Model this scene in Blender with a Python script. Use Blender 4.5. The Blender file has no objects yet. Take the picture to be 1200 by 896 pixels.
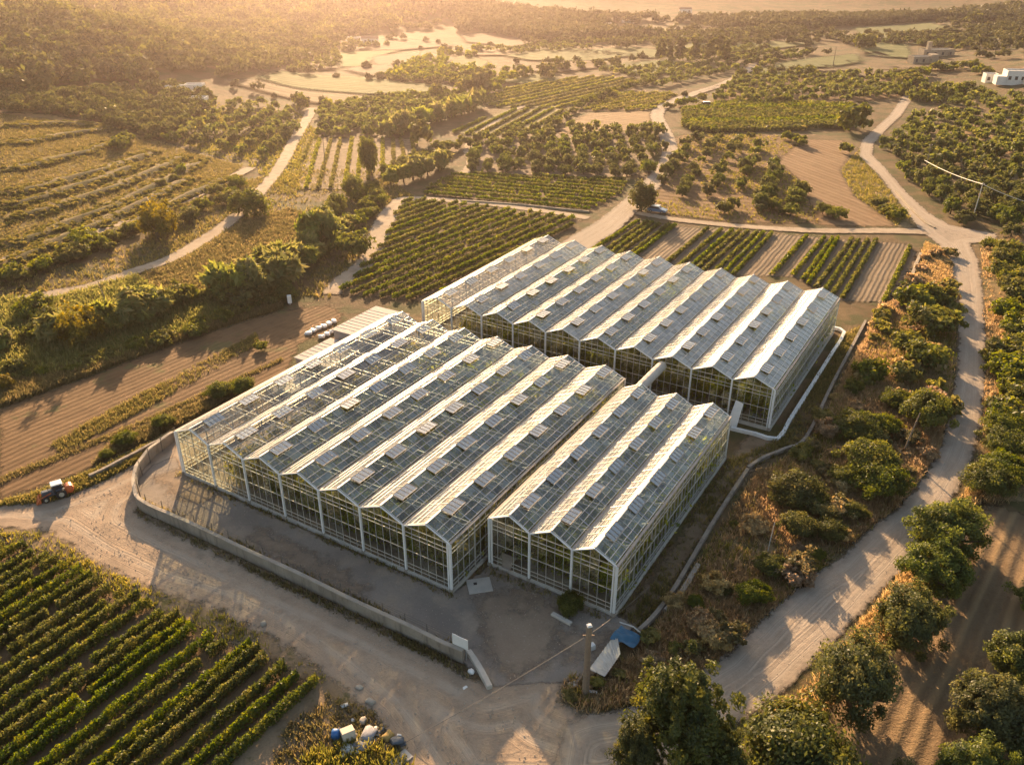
import bpy, math, random
import numpy as np
from mathutils import Vector, Matrix
sc = bpy.context.scene
COL = sc.collection
rs = np.random.RandomState(7)
random.seed(7)
R = math.radians
# ------------------------------------------------------------------ camera model (used to read ground positions)
F, CX, CY, CAMH = 985.0, 600.0, 448.0, 60.0
PITCH = math.atan2(528, 985)
def ray(px, py):
    u = (px-CX)/F; v = (CY-py)/F
    return np.array([u, math.cos(PITCH)+v*math.sin(PITCH), -math.sin(PITCH)+v*math.cos(PITCH)])
# ------------------------------------------------------------------ terrain height
def S(t):
    t = np.clip(t, 0, 1); return t*t*(3-2*t)
def wob(x, y, s, k=0):
    return (np.sin(x/s+1.3*k)+np.sin(y/s*1.17+2.1*k+.7)+np.sin((x+y)/s*.71+k)+np.sin((x-y)/s*.83+.4*k))/4
def h_an(x, y):
    yb = 405+330*S((x+260)/560)-120*S((x-250)/200)
    h = 60*S((y-yb)/620)*(1+.35*wob(x, y, 90))
    far = S((y-yb-20)/120)
    h = h+far*6*wob(x, y, 38, 2)
    h = h+15*np.exp(-((x+235)/85)**2-((y-410)/55)**2)
    h = h+13*S((-84-x)/130)*S((y-140)/70)*(1-S((y-420)/160))
    xr = 66+(y-125)*.39
    h = h+17*S((x-xr-6)/140)*S((y-95)/90)*(1-.6*S((y-420)/200))
    return h
def axis(a, b, st, lo, hi):
    v = list(np.arange(a, b+.01, st)); s = st
    while v[-1] < hi:
        s = min(s*1.16, 90); v.append(v[-1]+s)
    s = st
    while v[0] > lo:
        s = min(s*1.16, 90); v.insert(0, v[0]-s)
    return np.array(v)
GX = axis(-200, 200, 2.5, -3300, 3300)
GY = axis(30, 420, 2.5, -250, 3600)
XX, YY = np.meshgrid(GX, GY, indexing='ij')
ZZ = h_an(XX, YY)
def hgt(x, y):
    x = np.asarray(x, float); y = np.asarray(y, float)
    i = np.clip(np.searchsorted(GX, x)-1, 0, len(GX)-2); j = np.clip(np.searchsorted(GY, y)-1, 0, len(GY)-2)
    u = (x-GX[i])/(GX[i+1]-GX[i]); v = (y-GY[j])/(GY[j+1]-GY[j])
    a, b, c, d = ZZ[i, j], ZZ[i+1, j], ZZ[i+1, j+1], ZZ[i, j+1]
    return np.where(u >= v, a+u*(b-a)+v*(c-b), a+v*(d-a)+u*(c-d))
def at(px, py, up=0.0):
    """world point on the terrain (raised by up) under a photo pixel"""
    d = ray(px, py); t = 20.0; o = np.array([0, 0, CAMH]); prev = t
    while t < 4000:
        p = o+d*t
        if p[2] < float(hgt(p[0], p[1]))+up: break
        prev = t; t *= 1.01
    a, b = prev, t
    for _ in range(24):
        m = (a+b)/2; p = o+d*m
        if p[2] < float(hgt(p[0], p[1]))+up: b = m
        else: a = m
    p = o+d*b
    return np.array([p[0], p[1], float(hgt(p[0], p[1]))])
def pxm(p):
    """pixels per metre at a point"""
    return F/(p[1]*math.cos(PITCH)-(p[2]-CAMH)*math.sin(PITCH))
def poly(pts): return np.array([at(*p)[:2] for p in pts])
def inside(P, x, y):
    r = np.zeros(np.shape(x), bool); n = len(P)
    for k in range(n):
        x1, y1 = P[k]; x2, y2 = P[(k+1) % n]
        c = ((y1 > y) != (y2 > y))
        xi = (x2-x1)*(y-y1)/((y2-y1) if y2 != y1 else 1e-9)+x1
        r ^= c & (x < xi)
    return r
def sdist(P, x, y):
    d = np.full(np.shape(x), 1e9); n = len(P)
    for k in range(n):
        ax, ay = P[k]; bx, by = P[(k+1) % n]
        L = max((bx-ax)**2+(by-ay)**2, 1e-9)
        t = np.clip(((x-ax)*(bx-ax)+(y-ay)*(by-ay))/L, 0, 1)
        d = np.minimum(d, np.hypot(x-ax-t*(bx-ax), y-ay-t*(by-ay)))
    return np.where(inside(P, x, y), d, -d)
# ------------------------------------------------------------------ materials
class NT:
    def __init__(s, name):
        s.m = bpy.data.materials.new(name); s.m.use_nodes = True; s.t = s.m.node_tree; s.t.nodes.clear()
        s.out = s.t.nodes.new('ShaderNodeOutputMaterial')
    def n(s, typ, ins=None, **kw):
        x = s.t.nodes.new('ShaderNode'+typ)
        for k, v in kw.items(): setattr(x, k, v)
        for k, v in (ins or {}).items():
            i = x.inputs[k]
            if isinstance(v, bpy.types.NodeSocket): s.t.links.new(v, i)
            elif isinstance(v, bpy.types.Node): s.t.links.new(v.outputs[0], i)
            else:
                i.default_value = v
        return x
    def math(s, op, a, b=0.0, c=0.0, clamp=False):
        return s.n('Math', {0: a, 1: b, 2: c}, operation=op, use_clamp=clamp).outputs[0]
    def mix(s, f, a, b):
        x = s.t.nodes.new('ShaderNodeMix'); x.data_type = 'RGBA'
        for k, v in ((0, f), (6, a), (7, b)):
            if isinstance(v, bpy.types.NodeSocket): s.t.links.new(v, x.inputs[k])
            else: x.inputs[k].default_value = (v if k == 0 else (v[0], v[1], v[2], 1))
        return x.outputs[2]
    def noise(s, scale, detail=3, vec=None, rough=.55, dist=0):
        ins = {'Scale': scale, 'Detail': detail, 'Roughness': rough, 'Distortion': dist}
        if vec is not None: ins['Vector'] = vec
        return s.n('TexNoise', ins).outputs[0]
    def ss(s, x, a, b):
        return s.n('MapRange', {0: x, 1: a, 2: b, 3: 0.0, 4: 1.0}, interpolation_type='SMOOTHSTEP').outputs[0]
    def fin(s, sh):
        s.t.links.new(sh.outputs[0] if isinstance(sh, bpy.types.Node) else sh, s.out.inputs[0]); return s.m
def ground_mat(name, c1, c2, c3, feather=.6, streak=.65, amp=.8, big=.05, mid=.45, rows=None, tracks=None, weeds=None, bump=.5, rough=.95, edge=True, fine=5.0):
    """soil and gravel: three colours over three noise scales; rows = (angle, period, colour, strength); tracks = wheel tracks from the edge distance"""
    N = NT(name); pos = N.n('NewGeometry').outputs['Position']
    nb = N.noise(big, 4, pos); nm = N.noise(mid, 4, pos); nf = N.noise(fine, 3, pos, .7)
    col = N.mix(N.ss(nb, .38, .62), c1, c2)
    col = N.mix(N.math('MULTIPLY', N.ss(nm, .45, .7), .8), col, c3)
    col = N.mix(N.math('MULTIPLY', N.ss(nf, .35, .8), .45), col, tuple(.6*c for c in c1))
    hgt_ = N.math('ADD', N.math('MULTIPLY', nm, .5), N.math('MULTIPLY', nf, .25))
    ed = N.n('Attribute', attribute_name='edge').outputs['Fac'] if (edge or tracks) else None
    if rows:
        ang, per, rc, st = rows
        xyz = N.n('SeparateXYZ', {0: pos})
        q = N.math('ADD', N.math('MULTIPLY', xyz.outputs[0], math.cos(ang)), N.math('MULTIPLY', xyz.outputs[1], math.sin(ang)))
        q = N.math('ADD', q, N.math('MULTIPLY', N.math('SUBTRACT', N.noise(.09, 3, pos), .5), 1.1))
        w = N.math('SINE', N.math('MULTIPLY', q, 6.2832/per)); w2 = N.math('SINE', N.math('MULTIPLY', q, 6.2832/(per*2.7)))
        ww = N.math('ADD', N.math('MULTIPLY', w, .5), N.math('MULTIPLY', w2, .35))
        col = N.mix(N.math('MULTIPLY', N.ss(N.math('ADD', ww, N.math('SUBTRACT', nm, .5)), -.2, .8), st), col, rc)
        hgt_ = N.math('ADD', hgt_, N.math('MULTIPLY', ww, .35))
    if tracks:
        for tr in tracks[0]:
            g = N.math('ABSOLUTE', N.math('SUBTRACT', N.math('ADD', ed, N.math('MULTIPLY', N.math('SUBTRACT', N.noise(.25, 2, pos), .5), .9)), tr))
            col = N.mix(N.math('MULTIPLY', N.ss(g, .75, .1), N.math('MULTIPLY', N.ss(nm, .25, .6), tracks[2])), col, tracks[1])
    if tracks:
        wob_ = N.math('ADD', N.math('MULTIPLY', ed, 1.6), N.math('MULTIPLY', N.noise(.12, 2, pos), 1.1))
        st_ = N.n('TexNoise', {'W': wob_, 'Scale': 1.6, 'Detail': 4, 'Roughness': .7}, noise_dimensions='1D').outputs[0]
        col = N.mix(N.math('MULTIPLY', N.ss(st_, .42, .68), N.math('MULTIPLY', N.ss(nm, .2, .6), streak)), col, tuple(.62*c for c in c1))
        hgt_ = N.math('ADD', hgt_, N.math('MULTIPLY', st_, .5))
    if weeds:
        wn = N.noise(weeds[2], 5, pos, .65)
        col = N.mix(N.math('MULTIPLY', N.ss(wn, weeds[1], weeds[1]+.09), .85), col, weeds[0])
    bp = N.n('Bump', {'Strength': bump, 'Distance': .5, 'Height': hgt_})
    b = N.n('BsdfPrincipled', {'Base Color': col, 'Roughness': rough, 'Normal': bp.outputs[0], 'Specular IOR Level': .15})
    if edge:
        e = N.math('ADD', ed, N.math('MULTIPLY', N.math('SUBTRACT', N.noise(.7, 5, pos, .7), .5), amp*4))
        a = N.ss(e, -feather, feather)
        return N.fin(N.n('MixShader', {0: a, 1: N.n('BsdfTransparent'), 2: b}))
    return N.fin(b)
def leaf_mat(name, dark, mid, light, trans=.5, gloss=.018, objvar=.25):
    N = NT(name)
    r = N.n('Attribute', attribute_name='rnd').outputs['Fac']
    ramp = N.n('ValToRGB', {0: r}); e = ramp.color_ramp.elements
    e[0].color = (*dark, 1); e[1].color = (*light, 1); e[1].position = 1.0
    m = e.new(.5); m.color = (*mid, 1)
    oi = N.n('ObjectInfo').outputs['Random']
    hsv = N.n('HueSaturation', {'Hue': N.math('ADD', .485, N.math('MULTIPLY', oi, .03)), 'Saturation': N.math('ADD', .85, N.math('MULTIPLY', oi, .25)),
              'Value': N.math('ADD', 1-objvar/2, N.math('MULTIPLY', oi, objvar)), 'Color': ramp.outputs[0]})
    tr = N.n('HueSaturation', {'Hue': .475, 'Saturation': 1.15, 'Value': 1.7, 'Color': hsv.outputs[0]})
    d = N.n('BsdfDiffuse', {'Color': hsv.outputs[0]}); t = N.n('BsdfTranslucent', {'Color': tr.outputs[0]})
    g = N.n('BsdfGlossy', {'Color': (.8, .8, .8, 1), 'Roughness': .45})
    mx = N.n('MixShader', {0: trans, 1: d.outputs[0], 2: t.outputs[0]})
    return N.fin(N.n('MixShader', {0: gloss, 1: mx.outputs[0], 2: g.outputs[0]}))
def plain(name, col, rough=.6, metal=0.0, var=.25, scale=1.5, bump=0.0, dirt=None):
    N = NT(name); co = N.n('TexCoord').outputs['Object']
    n1 = N.noise(scale, 5, co, .65)
    c = N.mix(N.math('MULTIPLY', N.ss(n1, .35, .75), var*2), col, tuple(x*.62 for x in col) if dirt is None else dirt)
    ins = {'Base Color': c, 'Roughness': rough, 'Metallic': metal}
    if bump: ins['Normal'] = N.n('Bump', {'Strength': bump, 'Distance': .1, 'Height': N.noise(scale*6, 4, co)}).outputs[0]
    return N.fin(N.n('BsdfPrincipled', ins))
def glass_mat(name, dust, dustcol, tint=(.72, .8, .78), refl=1.0, bump=.12, rough=.05):
    """dusty greenhouse glass: clear part, reflection by angle, and a film of lime and dust that scatters"""
    N = NT(name); co = N.n('TexCoord').outputs['Object']
    v = N.n('Mapping', {'Vector': co, 'Scale': (1, 1, 1)}).outputs[0]
    n1 = N.noise(.22, 4, v); n2 = N.noise(1.7, 5, v, .7)
    sep = N.n('SeparateXYZ', {0: co})
    cell = N.n('CombineXYZ', {0: N.math('FLOOR', N.math('MULTIPLY', sep.outputs[0], 1.03)), 1: N.math('FLOOR', N.math('MULTIPLY', sep.outputs[1], .77)), 2: N.math('FLOOR', N.math('MULTIPLY', sep.outputs[2], .5))})
    pv = N.n('TexWhiteNoise', {'Vector': cell}, noise_dimensions='3D').outputs['Value']
    n2 = N.math('ADD', N.math('MULTIPLY', n2, .55), N.math('MULTIPLY', N.noise(1.0, 4, N.n('Mapping', {'Vector': co, 'Scale': (.35, 3.2, .35)}).outputs[0], .7), .45))
    f = N.math('ADD', N.math('MULTIPLY', N.math('SUBTRACT', n1, .5), .7), N.math('MULTIPLY', N.math('SUBTRACT', n2, .5), .9))
    f = N.math('ADD', f, N.math('MULTIPLY', N.math('SUBTRACT', N.math('POWER', pv, 2.0), .33), .36))
    f = N.math('ADD', f, dust, clamp=True)
    fr = N.n('LayerWeight', {'Blend': .5}).outputs['Fresnel']
    fr = N.n('Fresnel', {'IOR': 1.52}).outputs[0]
    clear = N.n('BsdfTransparent', {'Color': (*tint, 1)})
    film = N.n('MixShader', {0: .55, 1: N.n('BsdfDiffuse', {'Color': (*dustcol, 1)}).outputs[0], 2: N.n('BsdfTranslucent', {'Color': (*dustcol, 1)}).outputs[0]})
    body = N.n('MixShader', {0: f, 1: clear.outputs[0], 2: film.outputs[0]})
    gl = N.n('BsdfGlossy', {'Color': (1, 1, 1, 1), 'Roughness': rough,
              'Normal': N.n('Bump', {'Strength': bump, 'Distance': .3, 'Height': N.noise(.35, 2, co)}).outputs[0]})
    return N.fin(N.n('MixShader', {0: N.math('MULTIPLY', fr, 1.6*refl, clamp=True), 1: body.outputs[0], 2: gl.outputs[0]}))
M = {}
_q = at(285, 462)-at(108, 548); _r = at(998, 300)-at(974, 337); BEA = math.atan2(_r[1], _r[0])+math.pi/2; PLA = math.atan2(_q[1], _q[0])+math.pi/2
M['base'] = ground_mat('dry_ground', (.13, .085, .045), (.17, .115, .058), (.10, .08, .035), edge=False, weeds=((.072, .072, .026), .48, .11), bump=.8)
M['road'] = ground_mat('road_gravel', (.33, .265, .205), (.38, .305, .235), (.27, .215, .165), feather=.35, amp=.5, tracks=((1.3, 2.6), (.43, .355, .28), .75), bump=.35, fine=3)
M['track'] = ground_mat('track_dirt', (.36, .28, .20), (.42, .33, .24), (.30, .22, .15), feather=.4, amp=.45, bump=.4)
M['yardroad'] = ground_mat('yard_road', (.33, .245, .175), (.40, .30, .215), (.27, .205, .15), feather=.6, streak=.14, amp=.8, tracks=((2.2, 4.4), (.44, .36, .28), .6), bump=.35)
M['yard'] = ground_mat('yard_gravel', (.29, .245, .205), (.22, .185, .155), (.36, .285, .215), feather=.25, amp=.3, big=.11, mid=.3, bump=.5)
M['strip'] = ground_mat('bare_strip', (.21, .15, .095), (.26, .19, .12), (.15, .105, .06), feather=.5, amp=.7, weeds=((.09, .085, .03), .56, .5))
M['plough_left'] = ground_mat('ploughed_soil', (.145, .085, .043), (.18, .11, .056), (.115, .068, .034), feather=.5, rows=(PLA, 1.1, (.22, .14, .072), .24), weeds=((.12, .105, .042), .57, .14), bump=.28)
M['plough_circle'] = ground_mat('turned_soil', (.20, .12, .062), (.23, .145, .078), (.165, .098, .05), feather=1.2, rows=(R(20), 2.0, (.27, .175, .10), .6), bump=.6)
M['brown_grove'] = ground_mat('grove_soil', (.17, .10, .048), (.20, .125, .062), (.135, .08, .038), feather=1.5, rows=(R(65), 3, (.21, .135, .068), .35), bump=.6)
M['lower_grove'] = ground_mat('harrowed_soil', (.17, .115, .066), (.205, .14, .08), (.135, .09, .05), feather=.8, rows=(R(-38), 1.5, (.28, .19, .10), .7), bump=1.0)
M['vine_soil'] = ground_mat('vineyard_soil', (.15, .098, .055), (.18, .12, .066), (.115, .08, .042), feather=.6, bump=.7)
M['vine_soil_far'] = ground_mat('vineyard_soil_far', (.17, .14, .055), (.20, .16, .065), (.13, .115, .045), feather=1.5, amp=.8)
M['bed'] = ground_mat('bed_soil', (.165, .12, .078), (.20, .15, .10), (.14, .10, .062), feather=.8, rows=(BEA, .9, (.27, .22, .165), .35))
M['tan'] = ground_mat('stubble', (.25, .165, .088), (.29, .19, .10), (.21, .14, .074), feather=1.5, rows=(R(60), 3.0, (.33, .22, .125), .4))
M['dry_slope'] = ground_mat('dry_weeds', (.20, .13, .06), (.24, .16, .07), (.16, .105, .045), feather=1.5, rows=(R(125), 2.2, (.26, .18, .08), .5), weeds=((.13, .10, .035), .5, .6), bump=1.0)
M['terrace'] = ground_mat('terrace_grass', (.17, .12, .052), (.215, .15, .066), (.13, .098, .04), feather=3, amp=1.5, weeds=((.15, .125, .042), .54, .2), bump=.8)
M['tan_far'] = ground_mat('far_stubble', (.15, .105, .055), (.18, .125, .065), (.12, .085, .042), feather=2.5, amp=1.5, rows=(R(60), 4.0, (.21, .15, .08), .4))
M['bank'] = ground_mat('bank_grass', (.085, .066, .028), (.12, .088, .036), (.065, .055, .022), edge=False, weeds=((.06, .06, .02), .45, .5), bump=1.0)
M['green'] = ground_mat('green_field', (.085, .10, .028), (.11, .12, .034), (.07, .085, .024), feather=2.5, amp=1.2, rows=(R(75), 4, (.13, .135, .042), .5))
M['pale'] = ground_mat('pale_field', (.125, .08, .045), (.15, .098, .055), (.10, .07, .037), feather=3, amp=1.5, rows=(R(70), 6, (.17, .115, .065), .35))
M['bank_gold'] = ground_mat('golden_grass_bank', (.24, .17, .085), (.29, .21, .11), (.16, .12, .058), feather=.8, amp=1.0, weeds=((.11, .10, .032), .53, .45), bump=1.0)
M['patch'] = ground_mat('yard_dirt', (.27, .205, .15), (.31, .235, .17), (.23, .17, .125), feather=1.2, amp=1.1, bump=.4)
M['inside'] = ground_mat('greenhouse_ground', (.36, .31, .27), (.40, .34, .29), (.31, .26, .22), feather=.05, amp=0)
M['olive'] = leaf_mat('olive_leaves', (.050, .066, .019), (.10, .118, .033), (.178, .18, .05))
M['shrub'] = leaf_mat('shrub_leaves', (.050, .066, .014), (.104, .122, .024), (.185, .18, .038))
M['pine'] = leaf_mat('pine_needles', (.036, .046, .014), (.08, .092, .024), (.145, .145, .036), trans=.42)
M['hill'] = leaf_mat('hill_leaves', (.036, .044, .014), (.075, .084, .027), (.13, .128, .042), trans=.35)
M['yellow'] = leaf_mat('yellow_leaves', (.085, .078, .014), (.155, .135, .022), (.23, .185, .03), trans=.5)
M['reed'] = leaf_mat('reed_leaves', (.10, .125, .030), (.185, .20, .055), (.27, .25, .08), trans=.5)
M['vine'] = leaf_mat('vine_leaves', (.048, .070, .014), (.10, .125, .024), (.18, .175, .038), trans=.5)
M['vine_light'] = leaf_mat('vine_leaves_light', (.09, .10, .024), (.155, .165, .04), (.225, .21, .06), trans=.5)
M['crop'] = leaf_mat('crop_leaves', (.12, .16, .035), (.24, .27, .06), (.38, .37, .09), trans=.5)
M['grass'] = leaf_mat('dry_grass_blades', (.23, .175, .085), (.36, .275, .14), (.50, .40, .22), trans=.5, gloss=.02)
M['weed'] = leaf_mat('weed_blades', (.10, .105, .03), (.175, .165, .052), (.28, .235, .085), trans=.5, gloss=.02)
M['bark'] = plain('bark', (.10, .07, .045), .95, bump=.6)
M['white_paint'] = plain('white_paint', (.78, .76, .73), .45, var=.12)
M['steel'] = plain('galvanised_steel', (.46, .46, .45), .42, .6, var=.2)
M['bar'] = plain('aluminium_bar', (.55, .53, .48), .4, .35, var=.1)
M['gutter'] = plain('stained_gutter', (.36, .31, .26), .7, .0, var=.4, scale=.8)
M['concrete'] = plain('concrete', (.36, .31, .255), .9, var=.35, scale=.6, bump=.4)
def wall_mat(name, col, dark):
    N = NT(name); co = N.n('TexCoord').outputs['Object']
    st = N.noise(1.0, 5, N.n('Mapping', {'Vector': co, 'Scale': (1.1, 1.1, .18)}).outputs[0], .7); bl = N.noise(.35, 4, co, .6); fi = N.noise(6, 4, co, .7)
    c = N.mix(N.ss(bl, .35, .7), col, tuple(.75*x for x in col)); c = N.mix(N.math('MULTIPLY', N.ss(st, .45, .72), .85), c, dark); c = N.mix(N.math('MULTIPLY', N.ss(fi, .45, .75), .4), c, tuple(.6*x for x in col))
    return N.fin(N.n('BsdfPrincipled', {'Base Color': c, 'Roughness': .95, 'Normal': N.n('Bump', {'Strength': .7, 'Distance': .15, 'Height': N.math('ADD', fi, st)}).outputs[0]}))
M['wall_concrete'] = wall_mat('weathered_concrete', (.33, .275, .22), (.13, .105, .08))
M['concrete_light'] = plain('pale_concrete', (.52, .47, .41), .85, var=.3, scale=.7, bump=.3)
M['shed_roof'] = plain('shed_roof_sheet', (.50, .44, .39), .95, var=.12, scale=.3)
M['shed_wall'] = plain('shed_wall_render', (.34, .29, .26), .9, var=.25)
M['white_wall'] = plain('limewashed_wall', (.72, .68, .62), .9, var=.15)
M['stone_wall'] = plain('rubble_stone', (.36, .285, .20), .95, var=.4, scale=1.2, bump=.8)
M['dark'] = plain('dark_opening', (.03, .03, .03), .4, var=.1)
M['tile'] = plain('roof_tile', (.34, .20, .13), .9, var=.3)
M['wood'] = plain('weathered_wood', (.27, .20, .14), .9, var=.35, scale=3, bump=.4)
M['wire'] = plain('wire', (.10, .09, .08), .6, var=.1)
M['wire_pale'] = plain('pale_wire', (.6, .55, .48), .6, var=.1)
M['white_plastic'] = plain('white_plastic', (.74, .72, .69), .4, var=.12)
M['blue'] = plain('blue_plastic', (.03, .13, .36), .45, var=.2)
M['tarp'] = plain('blue_tarp', (.045, .15, .25), .5, var=.3, scale=2)
M['tin'] = plain('corrugated_tin', (.52, .50, .46), .5, .3, var=.3, scale=1)
M['orange'] = plain('orange_paint', (.50, .12, .035), .5, var=.3)
M['tyre'] = plain('tyre_rubber', (.025, .024, .022), .85, var=.2)
M['rim'] = plain('wheel_rim', (.45, .42, .35), .5, .3)
M['tractor'] = plain('grey_blue_paint', (.07, .085, .105), .4, var=.2)
M['car_white'] = plain('car_white', (.72, .71, .69), .3, var=.06)
M['car_blue'] = plain('car_blue', (.08, .17, .27), .3, var=.08)
M['window'] = plain('window_glass', (.03, .035, .04), .08, var=.05)
M['card'] = plain('cardboard', (.50, .43, .35), .9, var=.2)
M['rag'] = plain('grey_rag', (.30, .29, .31), .8, var=.5, scale=5)
M['yellowbag'] = plain('ochre_sacking', (.45, .29, .09), .9, var=.4, scale=4)
M['stone'] = plain('limestone', (.42, .36, .29), .95, var=.3, scale=3, bump=.6)
M['roof_white'] = glass_mat('whitewashed_glass', .86, (.56, .54, .505), refl=.35, bump=.03, rough=.09)
M['roof_half'] = glass_mat('thinly_washed_glass', .54, (.70, .73, .74), refl=1.0)
M['roof_clear'] = glass_mat('dusty_glass', .21, (.54, .66, .68), tint=(.80, .92, .90), refl=1.1)
M['roof_bare'] = glass_mat('clean_glass', .12, (.6, .56, .52), tint=(.88, .88, .85))
M['vent_glass'] = glass_mat('vent_glass', .22, (.20, .20, .19), tint=(.5, .56, .55), refl=.22)
M['wall_glass'] = glass_mat('wall_glass', .06, (.5, .5, .45), tint=(.86, .9, .82), refl=.5)
M['wall_shading'] = glass_mat('sun_blocking_wall_glass', .45, (.55, .5, .42), tint=(.7, .74, .68), refl=.7)  # scattering film added to left walls to hold back sun and deepen the shadow
# ------------------------------------------------------------------ mesh helpers
def np_mesh(name, V, faces, mats, midx=None, rnd=None, edge=None, smooth=False):
    """faces: (n,k) int array, all faces with k corners"""
    V = np.asarray(V, np.float32); faces = np.asarray(faces, np.int32)
    me = bpy.data.meshes.new(name); n, k = faces.shape
    me.vertices.add(len(V)); me.vertices.foreach_set('co', V.ravel())
    me.loops.add(n*k); me.loops.foreach_set('vertex_index', faces.ravel())
    me.polygons.add(n); me.polygons.foreach_set('loop_start', np.arange(0, n*k, k, dtype=np.int32))
    try: me.polygons.foreach_set('loop_total', np.full(n, k, np.int32))
    except Exception: pass
    for m in mats: me.materials.append(m)
    if midx is not None: me.polygons.foreach_set('material_index', np.asarray(midx, np.int32))
    me.polygons.foreach_set('use_smooth', np.full(n, smooth, bool))
    me.update(calc_edges=True)
    if rnd is not None:
        a = me.attributes.new('rnd', 'FLOAT', 'FACE'); a.data.foreach_set('value', np.asarray(rnd, np.float32))
    if edge is not None:
        a = me.attributes.new('edge', 'FLOAT', 'POINT'); a.data.foreach_set('value', np.asarray(edge, np.float32))
    return me
class MB:
    """collects simple solids into one mesh"""
    def __init__(s): s.v = []; s.f = []; s.m = []; s.mi = []
    def _m(s, mat):
        if mat not in s.m: s.m.append(mat)
        return s.m.index(mat)
    def add(s, vs, fs, mat):
        b = len(s.v); s.v += [tuple(map(float, p)) for p in vs]; k = s._m(mat)
        for f in fs: s.f.append(tuple(i+b for i in f)); s.mi.append(k)
    def beam(s, a, b, w, mat, w2=None, up=(0, 0, 1)):
        a = Vector(a); b = Vector(b); d = (b-a).normalized(); u = Vector(up)
        if abs(d.dot(u)) > .98: u = Vector((0, 1, 0))
        x = d.cross(u).normalized()*(w/2); y = x.cross(d).normalized()*((w2 or w)/2)
        vs = [a-x-y, a+x-y, a+x+y, a-x+y, b-x-y, b+x-y, b+x+y, b-x+y]
        s.add(vs, [(3, 2, 1, 0), (4, 5, 6, 7), (0, 1, 5, 4), (1, 2, 6, 5), (2, 3, 7, 6), (3, 0, 4, 7)], mat)
    def box(s, c, d, mat, rz=0.0, bev=0.0):
        cx, cy, cz = c; dx, dy, dz = d[0]/2, d[1]/2, d[2]/2; co, si = math.cos(rz), math.sin(rz)
        lay = [(dx, dy, -dz), (dx, dy, dz)] if not bev else [(dx-bev, dy-bev, -dz), (dx, dy, -dz+bev), (dx, dy, dz-bev), (dx-bev, dy-bev, dz)]
        vs = []
        for (ax, ay, z) in lay:
            for sx, sy in ((-1, -1), (1, -1), (1, 1), (-1, 1)):
                x, y = sx*ax, sy*ay; vs.append((cx+x*co-y*si, cy+x*si+y*co, cz+z))
        n = len(lay); fs = [(3, 2, 1, 0), tuple(4*(n-1)+i for i in range(4))]
        for l in range(n-1):
            for i in range(4): j = (i+1) % 4; fs.append((4*l+i, 4*l+j, 4*l+4+j, 4*l+4+i))
        s.add(vs, fs, mat)
    def tube(s, pts, rad, mat, n=8, cap=True):
        vs = []; fs = []; k = len(pts)
        for i, p in enumerate(pts):
            p = Vector(p); d = (Vector(pts[min(i+1, k-1)])-Vector(pts[max(i-1, 0)])).normalized()
            u = Vector((0, 0, 1)) if abs(d.z) < .95 else Vector((1, 0, 0))
            x = d.cross(u).normalized(); y = x.cross(d); r = rad[i] if hasattr(rad, '__len__') else rad
            for q in range(n): a = 2*math.pi*q/n; vs.append(p+x*r*math.cos(a)+y*r*math.sin(a))
        for i in range(k-1):
            for q in range(n): r2 = (q+1) % n; fs.append((i*n+q, i*n+r2, i*n+n+r2, i*n+n+q))
        if cap: fs += [tuple(range(n-1, -1, -1)), tuple((k-1)*n+q for q in range(n))]
        s.add(vs, fs, mat)
    def prism(s, prof, a, b, mat):
        """profile of (y,z) points run along x from a to b"""
        n = len(prof); vs = [(a, y, z) for y, z in prof]+[(b, y, z) for y, z in prof]
        fs = [tuple(range(n-1, -1, -1)), tuple(range(n, 2*n))]+[(i, (i+1) % n, n+(i+1) % n, n+i) for i in range(n)]
        s.add(vs, fs, mat)
    def mesh(s, name, smooth=False):
        me = bpy.data.meshes.new(name); me.from_pydata(s.v, [], s.f)
        for m in s.m: me.materials.append(m)
        me.polygons.foreach_set('material_index', s.mi)
        if smooth: me.polygons.foreach_set('use_smooth', [True]*len(s.f))
        me.update(); return me
    def obj(s, name, parent=None, smooth=False): return link(name, s.mesh(name, smooth), parent)
def link(name, data, parent=None, loc=None, rz=0.0):
    o = bpy.data.objects.new(name, data); COL.objects.link(o)
    if parent is not None: o.parent = parent
    if loc is not None: o.location = loc
    if rz: o.rotation_euler.z = rz
    return o
def tag(o, label=None, cat=None, group=None, kind=None):
    for k, v in (('label', label), ('category', cat), ('group', group), ('kind', kind)):
        if v: o[k] = v
    return o
def thing(name, label, cat, loc, rz=0.0, group=None):
    return tag(link(name, None, None, loc, rz), label, cat, group)
ONES = 'zeroth first second third fourth fifth sixth seventh eighth ninth tenth eleventh twelfth thirteenth fourteenth fifteenth sixteenth seventeenth eighteenth nineteenth twentieth'.split()
TENS = {2: 'twenty', 3: 'thirty', 4: 'forty', 5: 'fifty', 6: 'sixty', 7: 'seventy', 8: 'eighty', 9: 'ninety'}
def nth(n):
    if n <= 20: return ONES[n]
    t, o = divmod(n, 10)
    return TENS[t][:-1]+'ieth' if o == 0 else TENS[t]+'-'+ONES[o]
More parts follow.
